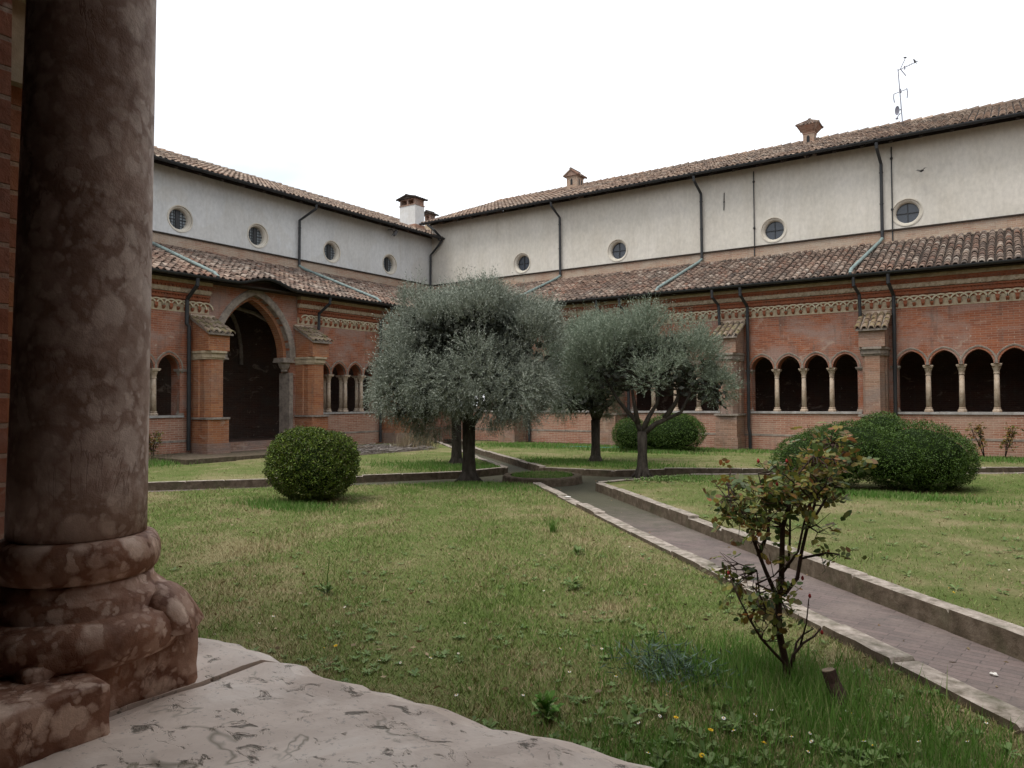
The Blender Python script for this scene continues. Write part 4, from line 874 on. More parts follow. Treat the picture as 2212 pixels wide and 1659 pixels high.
# ------------------------------------------------------------------ vegetation
def limb_tube(mb, pts, r0, r1, n=8, jit=.0):
    N = len(pts); mb.tube([(p_[0]+random.gauss(0, jit), p_[1]+random.gauss(0, jit), p_[2]) for p_ in pts], [r0+(r1-r0)*i/(N-1) for i in range(N)], n)
def olive(base, H, lobes, nsh, label, limbs, mat='olive_leaf', tr=.13, seed=0, leaf=(.06, .013), ninner=3600, lean=(0, 0), nclump=120, clump_r=1.0):
    rng = np.random.default_rng(seed); b = np.array([base[0], base[1], 0.])
    r2 = np.array(cr); r2[2] = 0; r2 /= np.linalg.norm(r2); f2 = np.array([-r2[1], r2[0], 0])
    W = lambda u, v, z: tuple(b+r2*u+f2*v+np.array([0, 0, z]))
    root = empty('olive_tree', tuple(b), label, 'olive tree', 'olive trees around the path crossing')
    mb = MB(); pts = [W(0, 0, -.1), W(.0, 0, .0), W(lean[0]*.1, 0, .12), W(lean[0]*.4, 0, .5), W(lean[0], 0, H)]
    mb.tube(pts, [tr*1.7, tr*1.45, tr*1.1, tr*.9, tr*.95], 12)
    for j in range(5):
        t = 2*math.pi*j/5+.4; mb.tube([W(math.cos(t)*tr*.5, math.sin(t)*tr*.5, .25), W(math.cos(t)*tr*1.2, math.sin(t)*tr*1.2, .05), W(math.cos(t)*tr*2.0, math.sin(t)*tr*2.0, -.04)], [tr*.35, tr*.4, tr*.3], 6)
    mb.build('trunk', 'bark', root, True)
    mb = MB()
    for pl in limbs: limb_tube(mb, [W(*q) for q in pl], tr*.62, tr*.18, 7)
    tips = [l_[-1] for l_ in limbs]
    for i in range(46):
        L_ = lobes[rng.integers(len(lobes))]; d_ = unit(rng.normal(size=3)); tgt = np.array(L_[:3])+d_*np.array([L_[3], L_[4], L_[5]])*rng.uniform(.4, .75)
        st = np.array(tips[rng.integers(len(tips))]); mid = (st+tgt)/2+rng.normal(0, .12, 3); mid[2] -= .05
        limb_tube(mb, [W(*st), W(*mid), W(*tgt)], .02, .006, 5)
    mb.build('branches', 'bark', root, True)
    # shoots
    vol = np.array([l_[3]*l_[4]*l_[5] for l_ in lobes])**(2/3); LA = np.array(lobes); cen = (LA[:, :3]*vol[:, None]).sum(0)/vol.sum()
    ns = nclump; pk = rng.choice(len(lobes), ns, p=vol/vol.sum()); d0 = unit(rng.normal(size=(ns, 3))); d0[:, 2] = np.where(d0[:, 2] < -.5, -d0[:, 2], d0[:, 2])
    C0 = LA[pk, :3]+d0*LA[pk, 3:6]*rng.uniform(.55, .86, (ns, 1))
    keep = np.ones(ns, bool)
    for L_ in LA: keep &= np.linalg.norm((C0-L_[:3])/L_[3:6], axis=1) > .5
    C0 = C0[keep]; R0 = rng.uniform(.2, .42, len(C0))*clump_r; w0 = R0**2; pick = rng.choice(len(C0), nsh, p=w0/w0.sum())
    outw = unit(C0[pick]-cen); dr = unit(rng.normal(size=(nsh, 3))+outw*.75+np.array([0, 0, .15])); rad = 1-np.abs(rng.normal(0, .2, nsh))
    P = C0[pick]+dr*R0[pick][:, None]*np.clip(rad, .2, 1.1)[:, None]*np.array([1.15, 1.15, .95]); n = len(P)
    upw = np.clip((P[:, 2]-H-.45)/1.4, -.35, 1)
    t = unit(dr*np.array([.8, .8, .5])+np.stack([np.zeros(n), np.zeros(n), .95*upw], 1)+rng.normal(0, .28, (n, 3)))
    K = 13; ln = rng.uniform(.13, .30, n)*(1+.35*(upw > .6)); spk = (rng.random(n) < .10) & (upw > .25); ln = np.where(spk, ln*1.0+.24, ln); s_ = (np.arange(K)/K)[None, :, None]
    droop = np.zeros((n, K, 3)); droop[:, :, 2] = -(s_[..., 0]**2)*.10*(upw[:, None] < .3)
    Q = P[:, None, :]+t[:, None, :]*ln[:, None, None]*s_+droop
    side = unit(np.cross(t, rng.normal(size=(n, 3)))); sgn = np.where(np.arange(K) % 2 == 0, 1., -1.)[None, :, None]
    LD = t[:, None, :]*.75+side[:, None, :]*sgn*.6+rng.normal(0, .22, (n, K, 3))
    Q = Q.reshape(-1, 3); LD = LD.reshape(-1, 3); m = len(Q)
    V = leaf_quads(Q, LD, rng.uniform(.7, 1.15, m)*leaf[0], np.full(m, leaf[1]), rng)
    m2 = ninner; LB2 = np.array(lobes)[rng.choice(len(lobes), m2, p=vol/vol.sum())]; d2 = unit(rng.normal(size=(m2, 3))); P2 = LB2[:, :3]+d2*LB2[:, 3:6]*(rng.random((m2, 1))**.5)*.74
    V2 = leaf_quads(P2, rng.normal(size=(m2, 3)), np.full(m2, .15), np.full(m2, .10), rng); nV = len(V); V = np.concatenate([V, V2])  # oversized dark leaves added inside the crown to block light
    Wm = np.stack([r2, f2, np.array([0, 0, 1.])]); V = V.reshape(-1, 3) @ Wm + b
    npmesh('crown', V.reshape(-1, 4, 3), 4, [mat, 'olive_inner_shaded'], root, np.concatenate([np.zeros(nV), np.ones(m2)]))
    return root
# lobes: (u, v, z, ru, rv, rz) in metres, u to the viewer's right, v away from the viewer
olive((-9.37, 12.17), 1.25, [(0, 0, 2.75, 1.55, 1.5, 1.22), (-1.05, 0, 2.35, 1.0, 1.1, 1.02), (1.0, .1, 2.55, .95, 1.1, 1.1), (.1, 0, 3.33, 1.0, .95, .70), (1.15, .0, 3.1, .6, .7, .6), (-.75, -.1, 3.1, .85, .9, .72), (.4, -.5, 2.0, 1.2, .9, .62), (-.7, -.4, 1.8, .9, .8, .55), (-1.45, 0, 1.95, .7, .8, .72), (-1.0, -.5, 1.5, .6, .6, .42), (1.2, -.2, 1.85, .6, .7, .55), (.9, -.6, 1.55, .55, .5, .36), (.15, .2, 3.6, .5, .5, .48)],
      15500, 'largest olive tree, grey-green rounded crown and dark trunk left of the round planter', [[(0, 0, 1.15), (-.25, -.1, 1.6), (-.8, -.2, 2.3)], [(0, 0, 1.1), (.3, .1, 1.55), (.9, .2, 2.2)], [(0, 0, 1.2), (.05, .1, 1.9), (.1, 0, 2.8)], [(0, 0, 1.15), (0, .3, 1.7), (-.1, .7, 2.4)]], tr=.145, seed=11)
olive((-12.03, 15.1), 1.2, [(0, 0, 2.6, 1.5, 1.4, 1.15), (-.9, 0, 2.2, .9, .9, .85), (.9, 0, 2.4, .9, .9, .9), (-.5, -.3, 1.75, .8, .7, .45)],
      9500, 'olive tree mostly hidden behind the largest olive, only its dark trunk and lower foliage showing', [[(0, 0, 1.15), (-.3, 0, 1.7), (-.7, .1, 2.4)], [(0, 0, 1.15), (.3, 0, 1.7), (.8, .1, 2.3)]], tr=.14, seed=12)
olive((-9.25, 17.6), 1.15, [(0, 0, 2.55, 1.35, 1.3, 1.15), (-.8, 0, 2.35, .9, .9, .9), (.8, 0, 2.6, .9, 1, .95), (.1, 0, 3.2, .8, .8, .6), (-.3, -.3, 1.7, .9, .8, .5)],
      10500, 'middle olive tree standing on the far lawn behind the round planter', [[(0, 0, 1.1), (.25, 0, 1.5), (.75, .1, 1.9)], [(0, 0, 1.1), (-.2, 0, 1.7), (-.5, .1, 2.3)], [(.05, 0, 1.1), (.1, .1, 1.8), (.15, .1, 2.6)]], tr=.13, seed=13, mat='olive_leaf_green')
olive((-6.82, 15.2), .98, [(.05, 0, 2.42, 1.2, 1.15, .78), (-.85, .1, 2.35, .75, .85, .75), (1.0, 0, 2.3, .75, .85, .75), (.75, 0, 2.85, .6, .7, .48), (.1, -.1, 2.98, .42, .6, .5), (-.6, .1, 2.85, .6, .7, .48), (1.4, -.1, 1.95, .42, .5, .45), (1.65, -.2, 1.72, .3, .35, .36)],
      6200, 'olive tree with forked limbs and a ragged open crown, rightmost of the olives', [[(0, 0, .9), (-.12, 0, 1.2), (-.5, .1, 1.65), (-.8, .15, 2.2)], [(0, 0, .9), (.3, -.05, 1.15), (.85, -.1, 1.4), (1.1, -.1, 1.9)], [(0, 0, .95), (.15, 0, 1.3), (.35, .05, 1.6), (.5, .1, 2.3)], [(-.1, 0, 1.15), (-.15, 0, 1.5), (-.25, .1, 2.2)], [(.5, -.05, 1.27), (.75, 0, 1.6), (.95, 0, 2.1)]], tr=.115, seed=14, mat='olive_leaf_green', ninner=900, nclump=75, clump_r=.9)
def bush(base, lobes, n, label, mat, seed, leaf=.028, grp='clipped box bushes on the lawns'):
    rng = np.random.default_rng(seed); b = np.array([base[0], base[1], 0.])
    r2 = np.array(cr); r2[2] = 0; r2 /= np.linalg.norm(r2); f2 = np.array([-r2[1], r2[0], 0]); Wm = np.stack([r2, f2, np.array([0, 0, 1.])])
    root = empty('box_bush', tuple(b), label, 'bush', grp)
    LBs = np.array(lobes); ar = (LBs[:, 3]*LBs[:, 4]*LBs[:, 5])**(2/3); pick = rng.choice(len(lobes), n, p=ar/ar.sum()); LB = LBs[pick]
    dr = unit(rng.normal(size=(n, 3))); rad = np.clip(1-np.abs(rng.normal(0, .07, n)), .78, 1.05)
    bp = np.sin(dr[:, 0]*13+pick)*np.sin(dr[:, 1]*14)+np.sin(dr[:, 2]*15+pick*2)*np.sin(dr[:, 0]*11+dr[:, 1]*9); fine = np.sin(dr[:, 0]*37)*np.sin(dr[:, 1]*41+dr[:, 2]*33)
    rad *= 1+.055*bp+.04*fine+.03*(rng.random(n) < .04)
    P = LB[:, :3]+dr*LB[:, 3:6]*rad[:, None]; ok = P[:, 2] > .02
    for L_ in LBs:
        q = np.linalg.norm((P-L_[:3])/L_[3:6], axis=1); ok &= q > .86
    P, dr = P[ok], dr[ok]; m = len(P)
    D_ = unit(dr*.45+rng.normal(0, .75, (m, 3))+np.array([0, 0, .15])); V = leaf_quads(P, D_, rng.uniform(.7, 1.2, m)*leaf, rng.uniform(.45, .7, m)*leaf, rng)
    V = V.reshape(-1, 3) @ Wm + b; npmesh('foliage', V.reshape(-1, 4, 3), 4, mat, root)
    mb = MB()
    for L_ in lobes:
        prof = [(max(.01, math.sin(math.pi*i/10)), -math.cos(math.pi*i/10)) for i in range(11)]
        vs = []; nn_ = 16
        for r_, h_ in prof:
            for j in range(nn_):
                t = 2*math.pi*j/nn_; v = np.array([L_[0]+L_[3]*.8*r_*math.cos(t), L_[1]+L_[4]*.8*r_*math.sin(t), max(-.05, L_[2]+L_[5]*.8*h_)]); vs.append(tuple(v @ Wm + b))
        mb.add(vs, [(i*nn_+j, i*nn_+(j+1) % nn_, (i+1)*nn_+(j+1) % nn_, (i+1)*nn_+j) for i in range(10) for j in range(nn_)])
    mb.build('shade_core', 'bush_core', root); return root  # solid near-black lobes, inner shade of the bush put into their colour
bush((-9.75, 8.35), [(0, 0, .60, .75, .75, .60), (-.15, 0, .82, .55, .55, .42), (.3, 0, .78, .44, .5, .38)], 60000, 'round bright green box ball on the near lawn, beside the largest olive', 'box_leaf_bright', 21, .032)
bush((-2.1, 15.1), [(-1.2, .1, .5, .62, .8, .52), (-.75, .2, .60, .70, .9, .58), (-.35, .1, .75, .75, .8, .52), (.75, 0, .60, .98, .9, .66), (1.15, .1, .52, .72, .8, .54), (.38, .5, 1.02, .46, .5, .40), (.15, -.1, .6, .7, .8, .5)], 120000, 'large mounded dark box bush of several lobes, in front of the right-hand arches', 'box_leaf', 22, .028)
bush((-9.55, 22.7), [(-.95, 0, .55, .62, .7, .56), (.45, 0, .60, 1.02, .9, .64), (.7, .1, .8, .62, .6, .42), (-.1, 0, .5, .6, .7, .5)], 42000, 'wide dark box bush partly behind the forked rightmost olive, near the far wall', 'box_leaf', 23, .036)
# ------------------------------------------------------------------ rose bush
def rose_leaves(tips, n, rng, mat_cut, V, Mi, spread=.07, sz=.036):
    for (c_, k_) in tips:
        for _ in range(k_):
            o = np.array(c_)+rng.normal(0, spread, 3); d_ = unit(rng.normal(size=3)*np.array([1, 1, .25])); up = np.array([0, 0, .8])+rng.normal(0, .75, 3)
            sd = unit(np.cross(d_, up)); red = rng.random() < mat_cut(o)
            for j, (al, sd_, tp) in enumerate(((0, 0, 1), (-.5, 1, 0), (-.5, -1, 0), (-1.1, 1, 0), (-1.1, -1, 0))):
                s = sz*rng.uniform(.75, 1.2); b_ = o+d_*al*sz*1.1; dd = unit(d_*(.6 if sd_ else 1)+sd*sd_+rng.normal(0, .15, 3)); w_ = unit(np.cross(dd, up)); nn = np.cross(w_, dd)
                V.append([b_, b_+dd*s*.3+w_*s*.33+nn*s*.06, b_+dd*s*.75+w_*s*.26+nn*s*.05, b_+dd*s*1.08, b_+dd*s*.75-w_*s*.26+nn*s*.05, b_+dd*s*.3-w_*s*.33+nn*s*.06]); Mi.append(1 if red else 0)
def rose(base, segs, tips, label, redf, seed, sz=.036, spread=.07, cat='rose bush'):
    rng = np.random.default_rng(seed); b = np.array([base[0], base[1], 0.]); r2 = np.array(cr); r2[2] = 0; r2 /= np.linalg.norm(r2); f2 = np.array([-r2[1], r2[0], 0])
    W = lambda u, v, z: b+r2*u+f2*v+np.array([0, 0, z])
    root = empty('rose_bush', tuple(b), label, cat)
    mb = MB()
    for r0, r1, pl in segs:
        P_ = [W(*q) for q in pl]; mb.tube([tuple(q) for q in P_], [r0+(r1-r0)*i/(len(P_)-1) for i in range(len(P_))], 7)
        for a_, c_ in zip(P_[:-1], P_[1:]):            # thorns
            for _ in range(3):
                t = rng.random(); q = a_*(1-t)+c_*t; d_ = unit(rng.normal(size=3)); mb.tube([tuple(q), tuple(q+d_*(r0+.008))], [.003, .0006], 3)
    V = []; Mi = []
    T2 = []
    for (u, v, z, k_) in tips:
        c_ = W(u, v, z); T2.append((c_, k_))
        # twig towards nearest stem point
        best = min(((np.linalg.norm(W(*q)-c_), tuple(W(*q))) for _, _, pl in segs for q in pl), key=lambda t: t[0]); m_ = (np.array(best[1])+c_)/2+rng.normal(0, .02, 3)
        mb.tube([best[1], tuple(m_), tuple(c_)], [.006, .004, .002], 5)
        for _ in range(3): e = c_+rng.normal(0, spread, 3); mb.tube([tuple(m_), tuple(e)], [.003, .0015], 4)
    mb.build('stems', 'bark_rose', root, True)
    rose_leaves(T2, 0, rng, redf, V, Mi, spread, sz)
    npmesh('leaves', np.array(V), 6, ['rose_leaf', 'rose_leaf_red'], root, np.array(Mi)); return root, W
S_ = 1/366.
def RP(x, y, v=0.): return ((x-1710)*S_, v, (1480-y)*S_)
segs = [(.023, .018, [RP(1712, 1500), RP(1705, 1440), RP(1692, 1370, .01), RP(1690, 1300, .0), RP(1697, 1250)]),
        (.017, .011, [RP(1697, 1255), RP(1696, 1200, -.02), RP(1697, 1140, -.03), RP(1712, 1100, -.02), RP(1718, 1080)]),
        (.014, .008, [RP(1690, 1300), RP(1668, 1240, .04), RP(1648, 1180, .07), RP(1640, 1120, .10)]),
        (.013, .008, [RP(1655, 1210, .06), RP(1682, 1160, .1), RP(1690, 1100, .12)]),
        (.013, .007, [RP(1700, 1290), RP(1735, 1255, .03), RP(1748, 1200, .05), RP(1762, 1150, .06), RP(1782, 1100, .08), RP(1790, 1050, .08)]),
        (.010, .005, [RP(1760, 1150, .06), RP(1790, 1120, .1), RP(1815, 1080, .1), RP(1825, 1040, .12)]),
        (.009, .005, [RP(1700, 1240), RP(1725, 1190, -.06), RP(1735, 1130, -.08), RP(1750, 1080, -.1)]),
        (.008, .004, [RP(1712, 1230), RP(1730, 1170, .1), RP(1737, 1100, .14), RP(1745, 1040, .15)]),
        (.011, .004, [RP(1712, 1500), RP(1697, 1430, -.05), RP(1672, 1405, -.08), RP(1640, 1370, -.1), RP(1615, 1330, -.12), RP(1590, 1280, -.12), RP(1575, 1240, -.1)]),
        (.008, .004, [RP(1615, 1330, -.12), RP(1632, 1290, -.1), RP(1630, 1255, -.1)]),
        (.009, .004, [RP(1695, 1380), RP(1670, 1330, .05), RP(1655, 1290, .05), RP(1650, 1240, .05)]),
        (.011, .004, [RP(1710, 1460), RP(1722, 1420, .02), RP(1745, 1395, .03), RP(1770, 1380, .03), RP(1785, 1362, .03)]),
        (.006, .003, [RP(1740, 1398, .03), RP(1752, 1350, .02), RP(1758, 1298, .02)]),
        (.008, .004, [RP(1720, 1430), RP(1738, 1400, .08), RP(1755, 1385, .1), RP(1778, 1372, .1)]),
        (.008, .004, [RP(1745, 1215, .05), RP(1775, 1205, .03), RP(1800, 1200, .02)]),
        (.007, .003, [RP(1640, 1120, .1), RP(1610, 1085, .08), RP(1590, 1050, .05), RP(1597, 1020, .05)]),
        (.007, .003, [RP(1718, 1080), RP(1735, 1030), RP(1770, 990), RP(1810, 965)]),
        (.006, .003, [RP(1690, 1100, .12), RP(1668, 1060, .1), RP(1662, 1030, .1)])]
tips = []
r_ = np.random.default_rng(77)
for (x, y, sx, sy, n, k_) in ((1620, 1085, 50, 34, 24, 5), (1710, 1075, 62, 34, 30, 5), (1775, 1060, 48, 40, 20, 5), (1790, 1005, 38, 28, 18, 5), (1820, 970, 26, 14, 9, 4), (1640, 1130, 36, 30, 12, 5), (1690, 1020, 45, 16, 9, 4), (1600, 1258, 36, 14, 8, 4), (1640, 1285, 26, 26, 9, 4), (1672, 1355, 32, 22, 8, 4), (1650, 1185, 22, 18, 4, 4), (1735, 1140, 50, 20, 6, 4), (1803, 1205, 16, 12, 4, 4), (1690, 1265, 16, 30, 6, 3), (1700, 1320, 20, 14, 4, 3), (1845, 1010, 14, 20, 4, 3)):
    for _ in range(int(n*.64)):
        u, v, z = RP(x+r_.normal(0, sx*.6), y+r_.normal(0, sy*.6)); tips.append((u, r_.normal(0, .13), z, k_))
rb_, W = rose((-1.1, 4.49), segs, tips, 'rose bush with green and bronze leaves in the right foreground beside the path', lambda o: .06+.5*max(0, min(1, (o[2]-1.15)/.3)), 31, .041, .05)
mb = MB()
for (x, y) in ((1583, 1240), (1742, 1252), (1757, 1290), (1650, 1000), (1712, 1000), (1690, 1050), (1782, 1368)):
    q = W(*RP(x, y, 0)); mb.lathe((q[0], q[1]), [(.002, q[2]-.015), (.008, q[2]-.008), (.009, q[2]), (.004, q[2]+.012)], 6)
mb.build('rose_buds', 'red_bud', rb_)
def small_rose(base, h, label, seed, lean=0.):
    rg = np.random.default_rng(seed); segs = []; tips = []
    for i in range(5):
        u = rg.normal(lean, .22*h); v = rg.normal(0, .1); segs.append((.012, .005, [(0, 0, 0), (u*.3, v*.5, h*.35), (u*.8, v, h*.7), (u, v, h*rg.uniform(.8, 1))]))
        for t in (.45, .6, .75, .9, 1): tips.append((u*t+rg.normal(0, .06), v, h*t*rg.uniform(.85, 1.02), 4))
    return rose(base, segs, tips, label, lambda o: .6, seed, .045, .06)
small_rose((-.62, 24.3), .95, 'small reddish rose bush by the right-hand wall, left one of two', 41, -.05)
small_rose((-.15, 24.35), .9, 'small reddish rose bush by the right-hand wall, right one of two', 42, .1)
small_rose((-20.1, 11.45), .85, 'small red-leaved shrub by the brick wall just right of the marble column', 43)
# ------------------------------------------------------------------ stump, weeds, grass
mb = MB(); sx, sy = -.845, 4.36
mb.tube([(sx+.06, sy-.02, -.05), (sx+.045, sy-.01, .05), (sx+.01, sy, .11), (sx-.012, sy, .175)], [.05, .042, .038, .037], 12)
st = empty('tree_stump', (sx, sy, 0), 'short dark sawn-off stump in the long grass right of the rose bush', 'stump')
mb.build('stem', 'bark_rose', st); mb = MB(); mb.tube([(sx-.012, sy, .1745), (sx-.013, sy, .179)], [.0365, .034], 12); mb.build('cut_face', 'wood_cut', st)
def inside(P, pl):
    x, y = P[:, 0], P[:, 1]; c = np.zeros(len(P), bool); n = len(pl); j = n-1
    for i in range(n):
        xi, yi = pl[i]; xj, yj = pl[j]; c ^= ((yi > y) != (yj > y)) & (x < (xj-xi)*(y-yi)/(yj-yi+1e-12)+xi); j = i
    return c
def blades(P, h, w, rng, lean=.35):
    n = len(P); az = rng.uniform(0, 2*np.pi, n); w_ = np.stack([np.cos(az), np.sin(az), np.zeros(n)], 1)*w[:, None]*.5
    l_ = rng.normal(0, lean, (n, 2)); tip = P+np.stack([l_[:, 0]*h, l_[:, 1]*h, h], 1)
    return np.stack([P-w_, P+w_, tip], 1)
rng = np.random.default_rng(99)
def scatter(n, ymax, pl, rng, power=2.2):
    """density falls with distance from the viewpoint; only the visible sector"""
    a_ = rng.uniform(math.radians(-4), math.radians(72), n); r_ = 2.2*(ymax/2.2)**(rng.random(n)**(1/power*1.6)); P = np.stack([-np.sin(a_)*r_, np.cos(a_)*r_, np.zeros(n)], 1)
    return P[inside(P, pl)]
parts = []
for key, n, ym in (('S', 330000, 15.5), ('E', 90000, 22), ('W', 60000, 26), ('N', 60000, 28)):
    P = scatter(n, ym, poly[key], rng); dist = np.linalg.norm(P[:, :2], axis=1)
    den = np.sin(P[:, 0]*1.7+1)*np.sin(P[:, 1]*1.3)+np.sin(P[:, 0]*4.1+P[:, 1]*3.3)
    h = rng.uniform(.014, .036, len(P))*(1+.25*den)*(1+.02*dist); w_ = np.full(len(P), .0035)*(1+.12*dist)
    parts.append(blades(P, h, w_, rng, .55))
tag(npmesh('grass', np.concatenate(parts), 3, 'grass_blade'), 'short mown grass of green and straw-coloured blades over the lawns', 'grass', kind='stuff')
# long lush grass: around the rose, bottom right corner, along kerb, under bushes and trunks
lp = []
for (x, y, rx, ry, n, hh) in ((-1.35, 4.45, .75, .42, 2600, .17), (-.85, 4.1, .5, .45, 1100, .18), (-1.2, 4.3, .9, .55, 1800, .09), (-.6, 3.6, .7, .5, 3000, .07), (-.25, 3.9, .3, .45, 1500, .10), (-1.3, 3.2, .7, .35, 2600, .08), (-9.6, 7.7, .9, .35, 2500, .10), (-9.4, 11.9, 2.2, .9, 9000, .07), (-11.8, 14.6, 2.0, 1.0, 6000, .09), (-9.2, 17.4, 2.2, .9, 6000, .08), (-6.6, 15.0, 1.3, .6, 4500, .07), (-2.1, 14.1, 1.8, .35, 4000, .09), (-19.8, 10.8, 1.2, .9, 3000, .14), (-4.85, 8.05, .04, .04, 60, .22), (-9.9, 22.0, 1.8, .4, 2500, .12), (-10, 23.9, 5, .8, 5000, .10), (0, 24, 2.2, .8, 3500, .10), (-14.6, 22.9, 2, 1, 3500, .10)):
    P = np.stack([rng.normal(x, rx*.55, n), rng.normal(y, ry*.55, n), np.zeros(n)], 1); ok = np.zeros(n, bool)
    for q in poly.values(): ok |= inside(P, q)
    P = P[ok]; d_ = np.linalg.norm(P[:, :2], axis=1); lp.append(blades(P, rng.uniform(.4, 1.15, len(P))*hh, .004+.0009*d_, rng, .28))
a_ = rng.uniform(0, 2*np.pi, 2600); r_ = .68*np.sqrt(rng.random(2600)); P = np.stack([pc[0]+r_*np.cos(a_), pc[1]+r_*np.sin(a_), np.full(2600, .0)], 1); lp.append(blades(P, rng.uniform(.03, .09, 2600), np.full(2600, .014), rng, .4))
tag(npmesh('long_grass', np.concatenate(lp), 3, 'long_grass'), 'long lush green grass around the rose, bushes, trunks and in the planter', 'grass', kind='stuff')
# broad-leaved weeds
def rosettes(C, k, L_, rng, lift=.35):
    n = len(C); az = rng.uniform(0, 2*np.pi, (n, 1))+np.arange(k)[None]*2*np.pi/k+rng.normal(0, .25, (n, k)); el = rng.uniform(.1, lift+.3, (n, k))
    D_ = np.stack([np.cos(az)*np.cos(el), np.sin(az)*np.cos(el), np.sin(el)], 2).reshape(-1, 3); W_ = np.stack([-np.sin(az), np.cos(az), 0*az], 2).reshape(-1, 3)
    P = np.repeat(C, k, 0); ln = (np.repeat(L_, k)*rng.uniform(.6, 1.1, n*k))[:, None]; w_ = ln*.17
    return np.stack([P, P+D_*ln*.35+W_*w_*.8, P+D_*ln*.75+W_*w_-np.array([0, 0, .0]), P+D_*ln-np.array([0, 0, .15])*ln, P+D_*ln*.75-W_*w_, P+D_*ln*.35-W_*w_*.8], 1)
Wd = []
C = scatter(2200, 8.5, poly['S'], rng, 1.5); C = C[(rng.random(len(C)) < .5+.5*np.sin(C[:, 0]*3)*np.sin(C[:, 1]*2.3))]; C[:, 2] = .008; Wd.append(rosettes(C, 7, rng.uniform(.02, .06, len(C)), rng))
C = np.stack([rng.normal(-.7, .6, 200), rng.normal(3.4, .4, 200), np.full(200, .02)], 1); C = C[inside(C, poly['S'])]; Wd.append(rosettes(C, 8, rng.uniform(.03, .085, len(C)), rng, .7))
C = scatter(500, 14, poly['E'], rng); C[:, 2] = .01; Wd.append(rosettes(C, 6, rng.uniform(.05, .09, len(C)), rng))
C = np.stack([rng.normal(-6.2, .5, 120), rng.normal(14.4, .4, 120), np.full(120, .02)], 1); C = C[inside(C, poly['E'])]; Wd.append(rosettes(C, 7, rng.uniform(.06, .1, len(C)), rng, .5))
tag(npmesh('weeds', np.concatenate(Wd), 6, 'weed_leaf'), 'flat broad-leaved weed rosettes scattered through the lawn grass', 'weeds', kind='stuff')
def plant(name, loc, label, cat, k, L_, mat, lift=1.0, stalk=None, seed=0, layers=3):
    rg = np.random.default_rng(seed); root = empty(name, (loc[0], loc[1], 0), label, cat); VV = []
    for j in range(layers): VV.append(rosettes(np.array([[loc[0]+rg.normal(0, .02), loc[1]+rg.normal(0, .02), .01+.03*j]]), k, np.array([L_*(1-.15*j)]), rg, lift))
    npmesh('leaves', np.concatenate(VV), 6, mat, root)
    if stalk:
        mb = MB(); P0 = Vector((loc[0], loc[1], 0)); mb.tube([P0, P0+Vector((.01, .0, stalk*.5)), P0+Vector((.03, .01, stalk))], [.005, .004, .002], 5)
        for t in (.5, .65, .8, .95):
            q = P0+Vector((.02*t, 0, stalk*t)); e = q+Vector((rg.normal(0, .05), rg.normal(0, .05), .05)); mb.tube([q, e], [.002, .001], 4); mb.lathe((e.x, e.y), [(.001, e.z-.004), (.009, e.z+.004), (.001, e.z+.014)], 5)
        mb.build('stalk', 'long_grass', root)
    return root
plant('weed_plant', (-2.05, 3.3), 'dark green leafy weed clump on the lawn just beyond the marble sill', 'weed', 14, .13, 'long_grass', 1.1, None, 1, 4)
plant('weed_plant', (-4.93, 4.38), 'tall thin weed with seed heads on the near lawn, right of the column base', 'weed', 10, .10, 'weed_leaf', .8, .34, 2)
plant('weed_plant', (-3.25, 5.75), 'bright green weed rosette in the middle of the near lawn', 'weed', 9, .12, 'weed_leaf', .6, None, 3, 2)
plant('weed_plant', (-3.9, 7.0), 'small green weed tuft farther out on the near lawn', 'weed', 8, .11, 'weed_leaf', .8, None, 4, 2)
# grey-leaved shrub left of the rose
rg = np.random.default_rng(8); n = 850; C = np.stack([rg.normal(-1.72, .15, n), rg.normal(4.22, .10, n), np.abs(rg.normal(.05, .06, n))], 1); D_ = unit(rg.normal(size=(n, 3))*np.array([1, 1, .5])+np.array([0, 0, .6]))
gs = empty('lavender_clump', (-1.72, 4.22, 0), 'blue-grey narrow-leaved clump in the grass left of the rose bush', 'plant'); npmesh('foliage', leaf_quads(C, D_, rg.uniform(.05, .10, n), np.full(n, .007), rg), 4, 'blue_grey_leaf', gs)
# dry reeds and brushwood
rg = np.random.default_rng(9); n = 900; P = np.stack([rg.normal(-17.6, .28, n), rg.normal(19.7, .28, n), np.zeros(n)], 1); dr_ = empty('dry_grass_clump', (-17.6, 19.7, 0), 'clump of dry straw-coloured reeds on the far left lawn beside the olive trunks', 'dry grass'); npmesh('straw_blades', blades(P, rg.uniform(.3, .75, n), np.full(n, .018), rg, .18), 3, 'straw', dr_)
n = 1600; P = np.stack([rg.uniform(-19.6, -16.9, n), rg.uniform(16.4, 19.6, n), rg.uniform(.0, .10, n)], 1); az = rg.uniform(0, np.pi, n); D_ = np.stack([np.cos(az), np.sin(az), rg.normal(0, .12, n)], 1)
tag(npmesh('brushwood', leaf_quads(P, D_, rg.uniform(.2, .7, n), rg.uniform(.012, .03, n), rg), 4, 'twig'), 'grey scatter of dead twigs and cuttings at the foot of the left-hand range', 'brushwood', kind='stuff')
mb = MB(); mb.add([(-19.7, 16.3, .006), (-16.8, 16.0, .006), (-16.6, 19.8, .006), (-19.8, 19.9, .006)], [(0, 1, 2, 3)]); tag(mb.build('bare_soil', 'soil'), kind='structure')
n = 260; P = np.stack([rg.normal(-20.0, .35, n), rg.normal(11.2, .25, n), np.zeros(n)], 1); dr_ = empty('dry_grass_clump', (-20.0, 11.2, 0), 'thin pale dead stalks at the wall foot beside the left buttress', 'dry grass'); npmesh('straw_blades', blades(P, rg.uniform(.15, .45, n), np.full(n, .014), rg, .5), 3, 'straw', dr_)
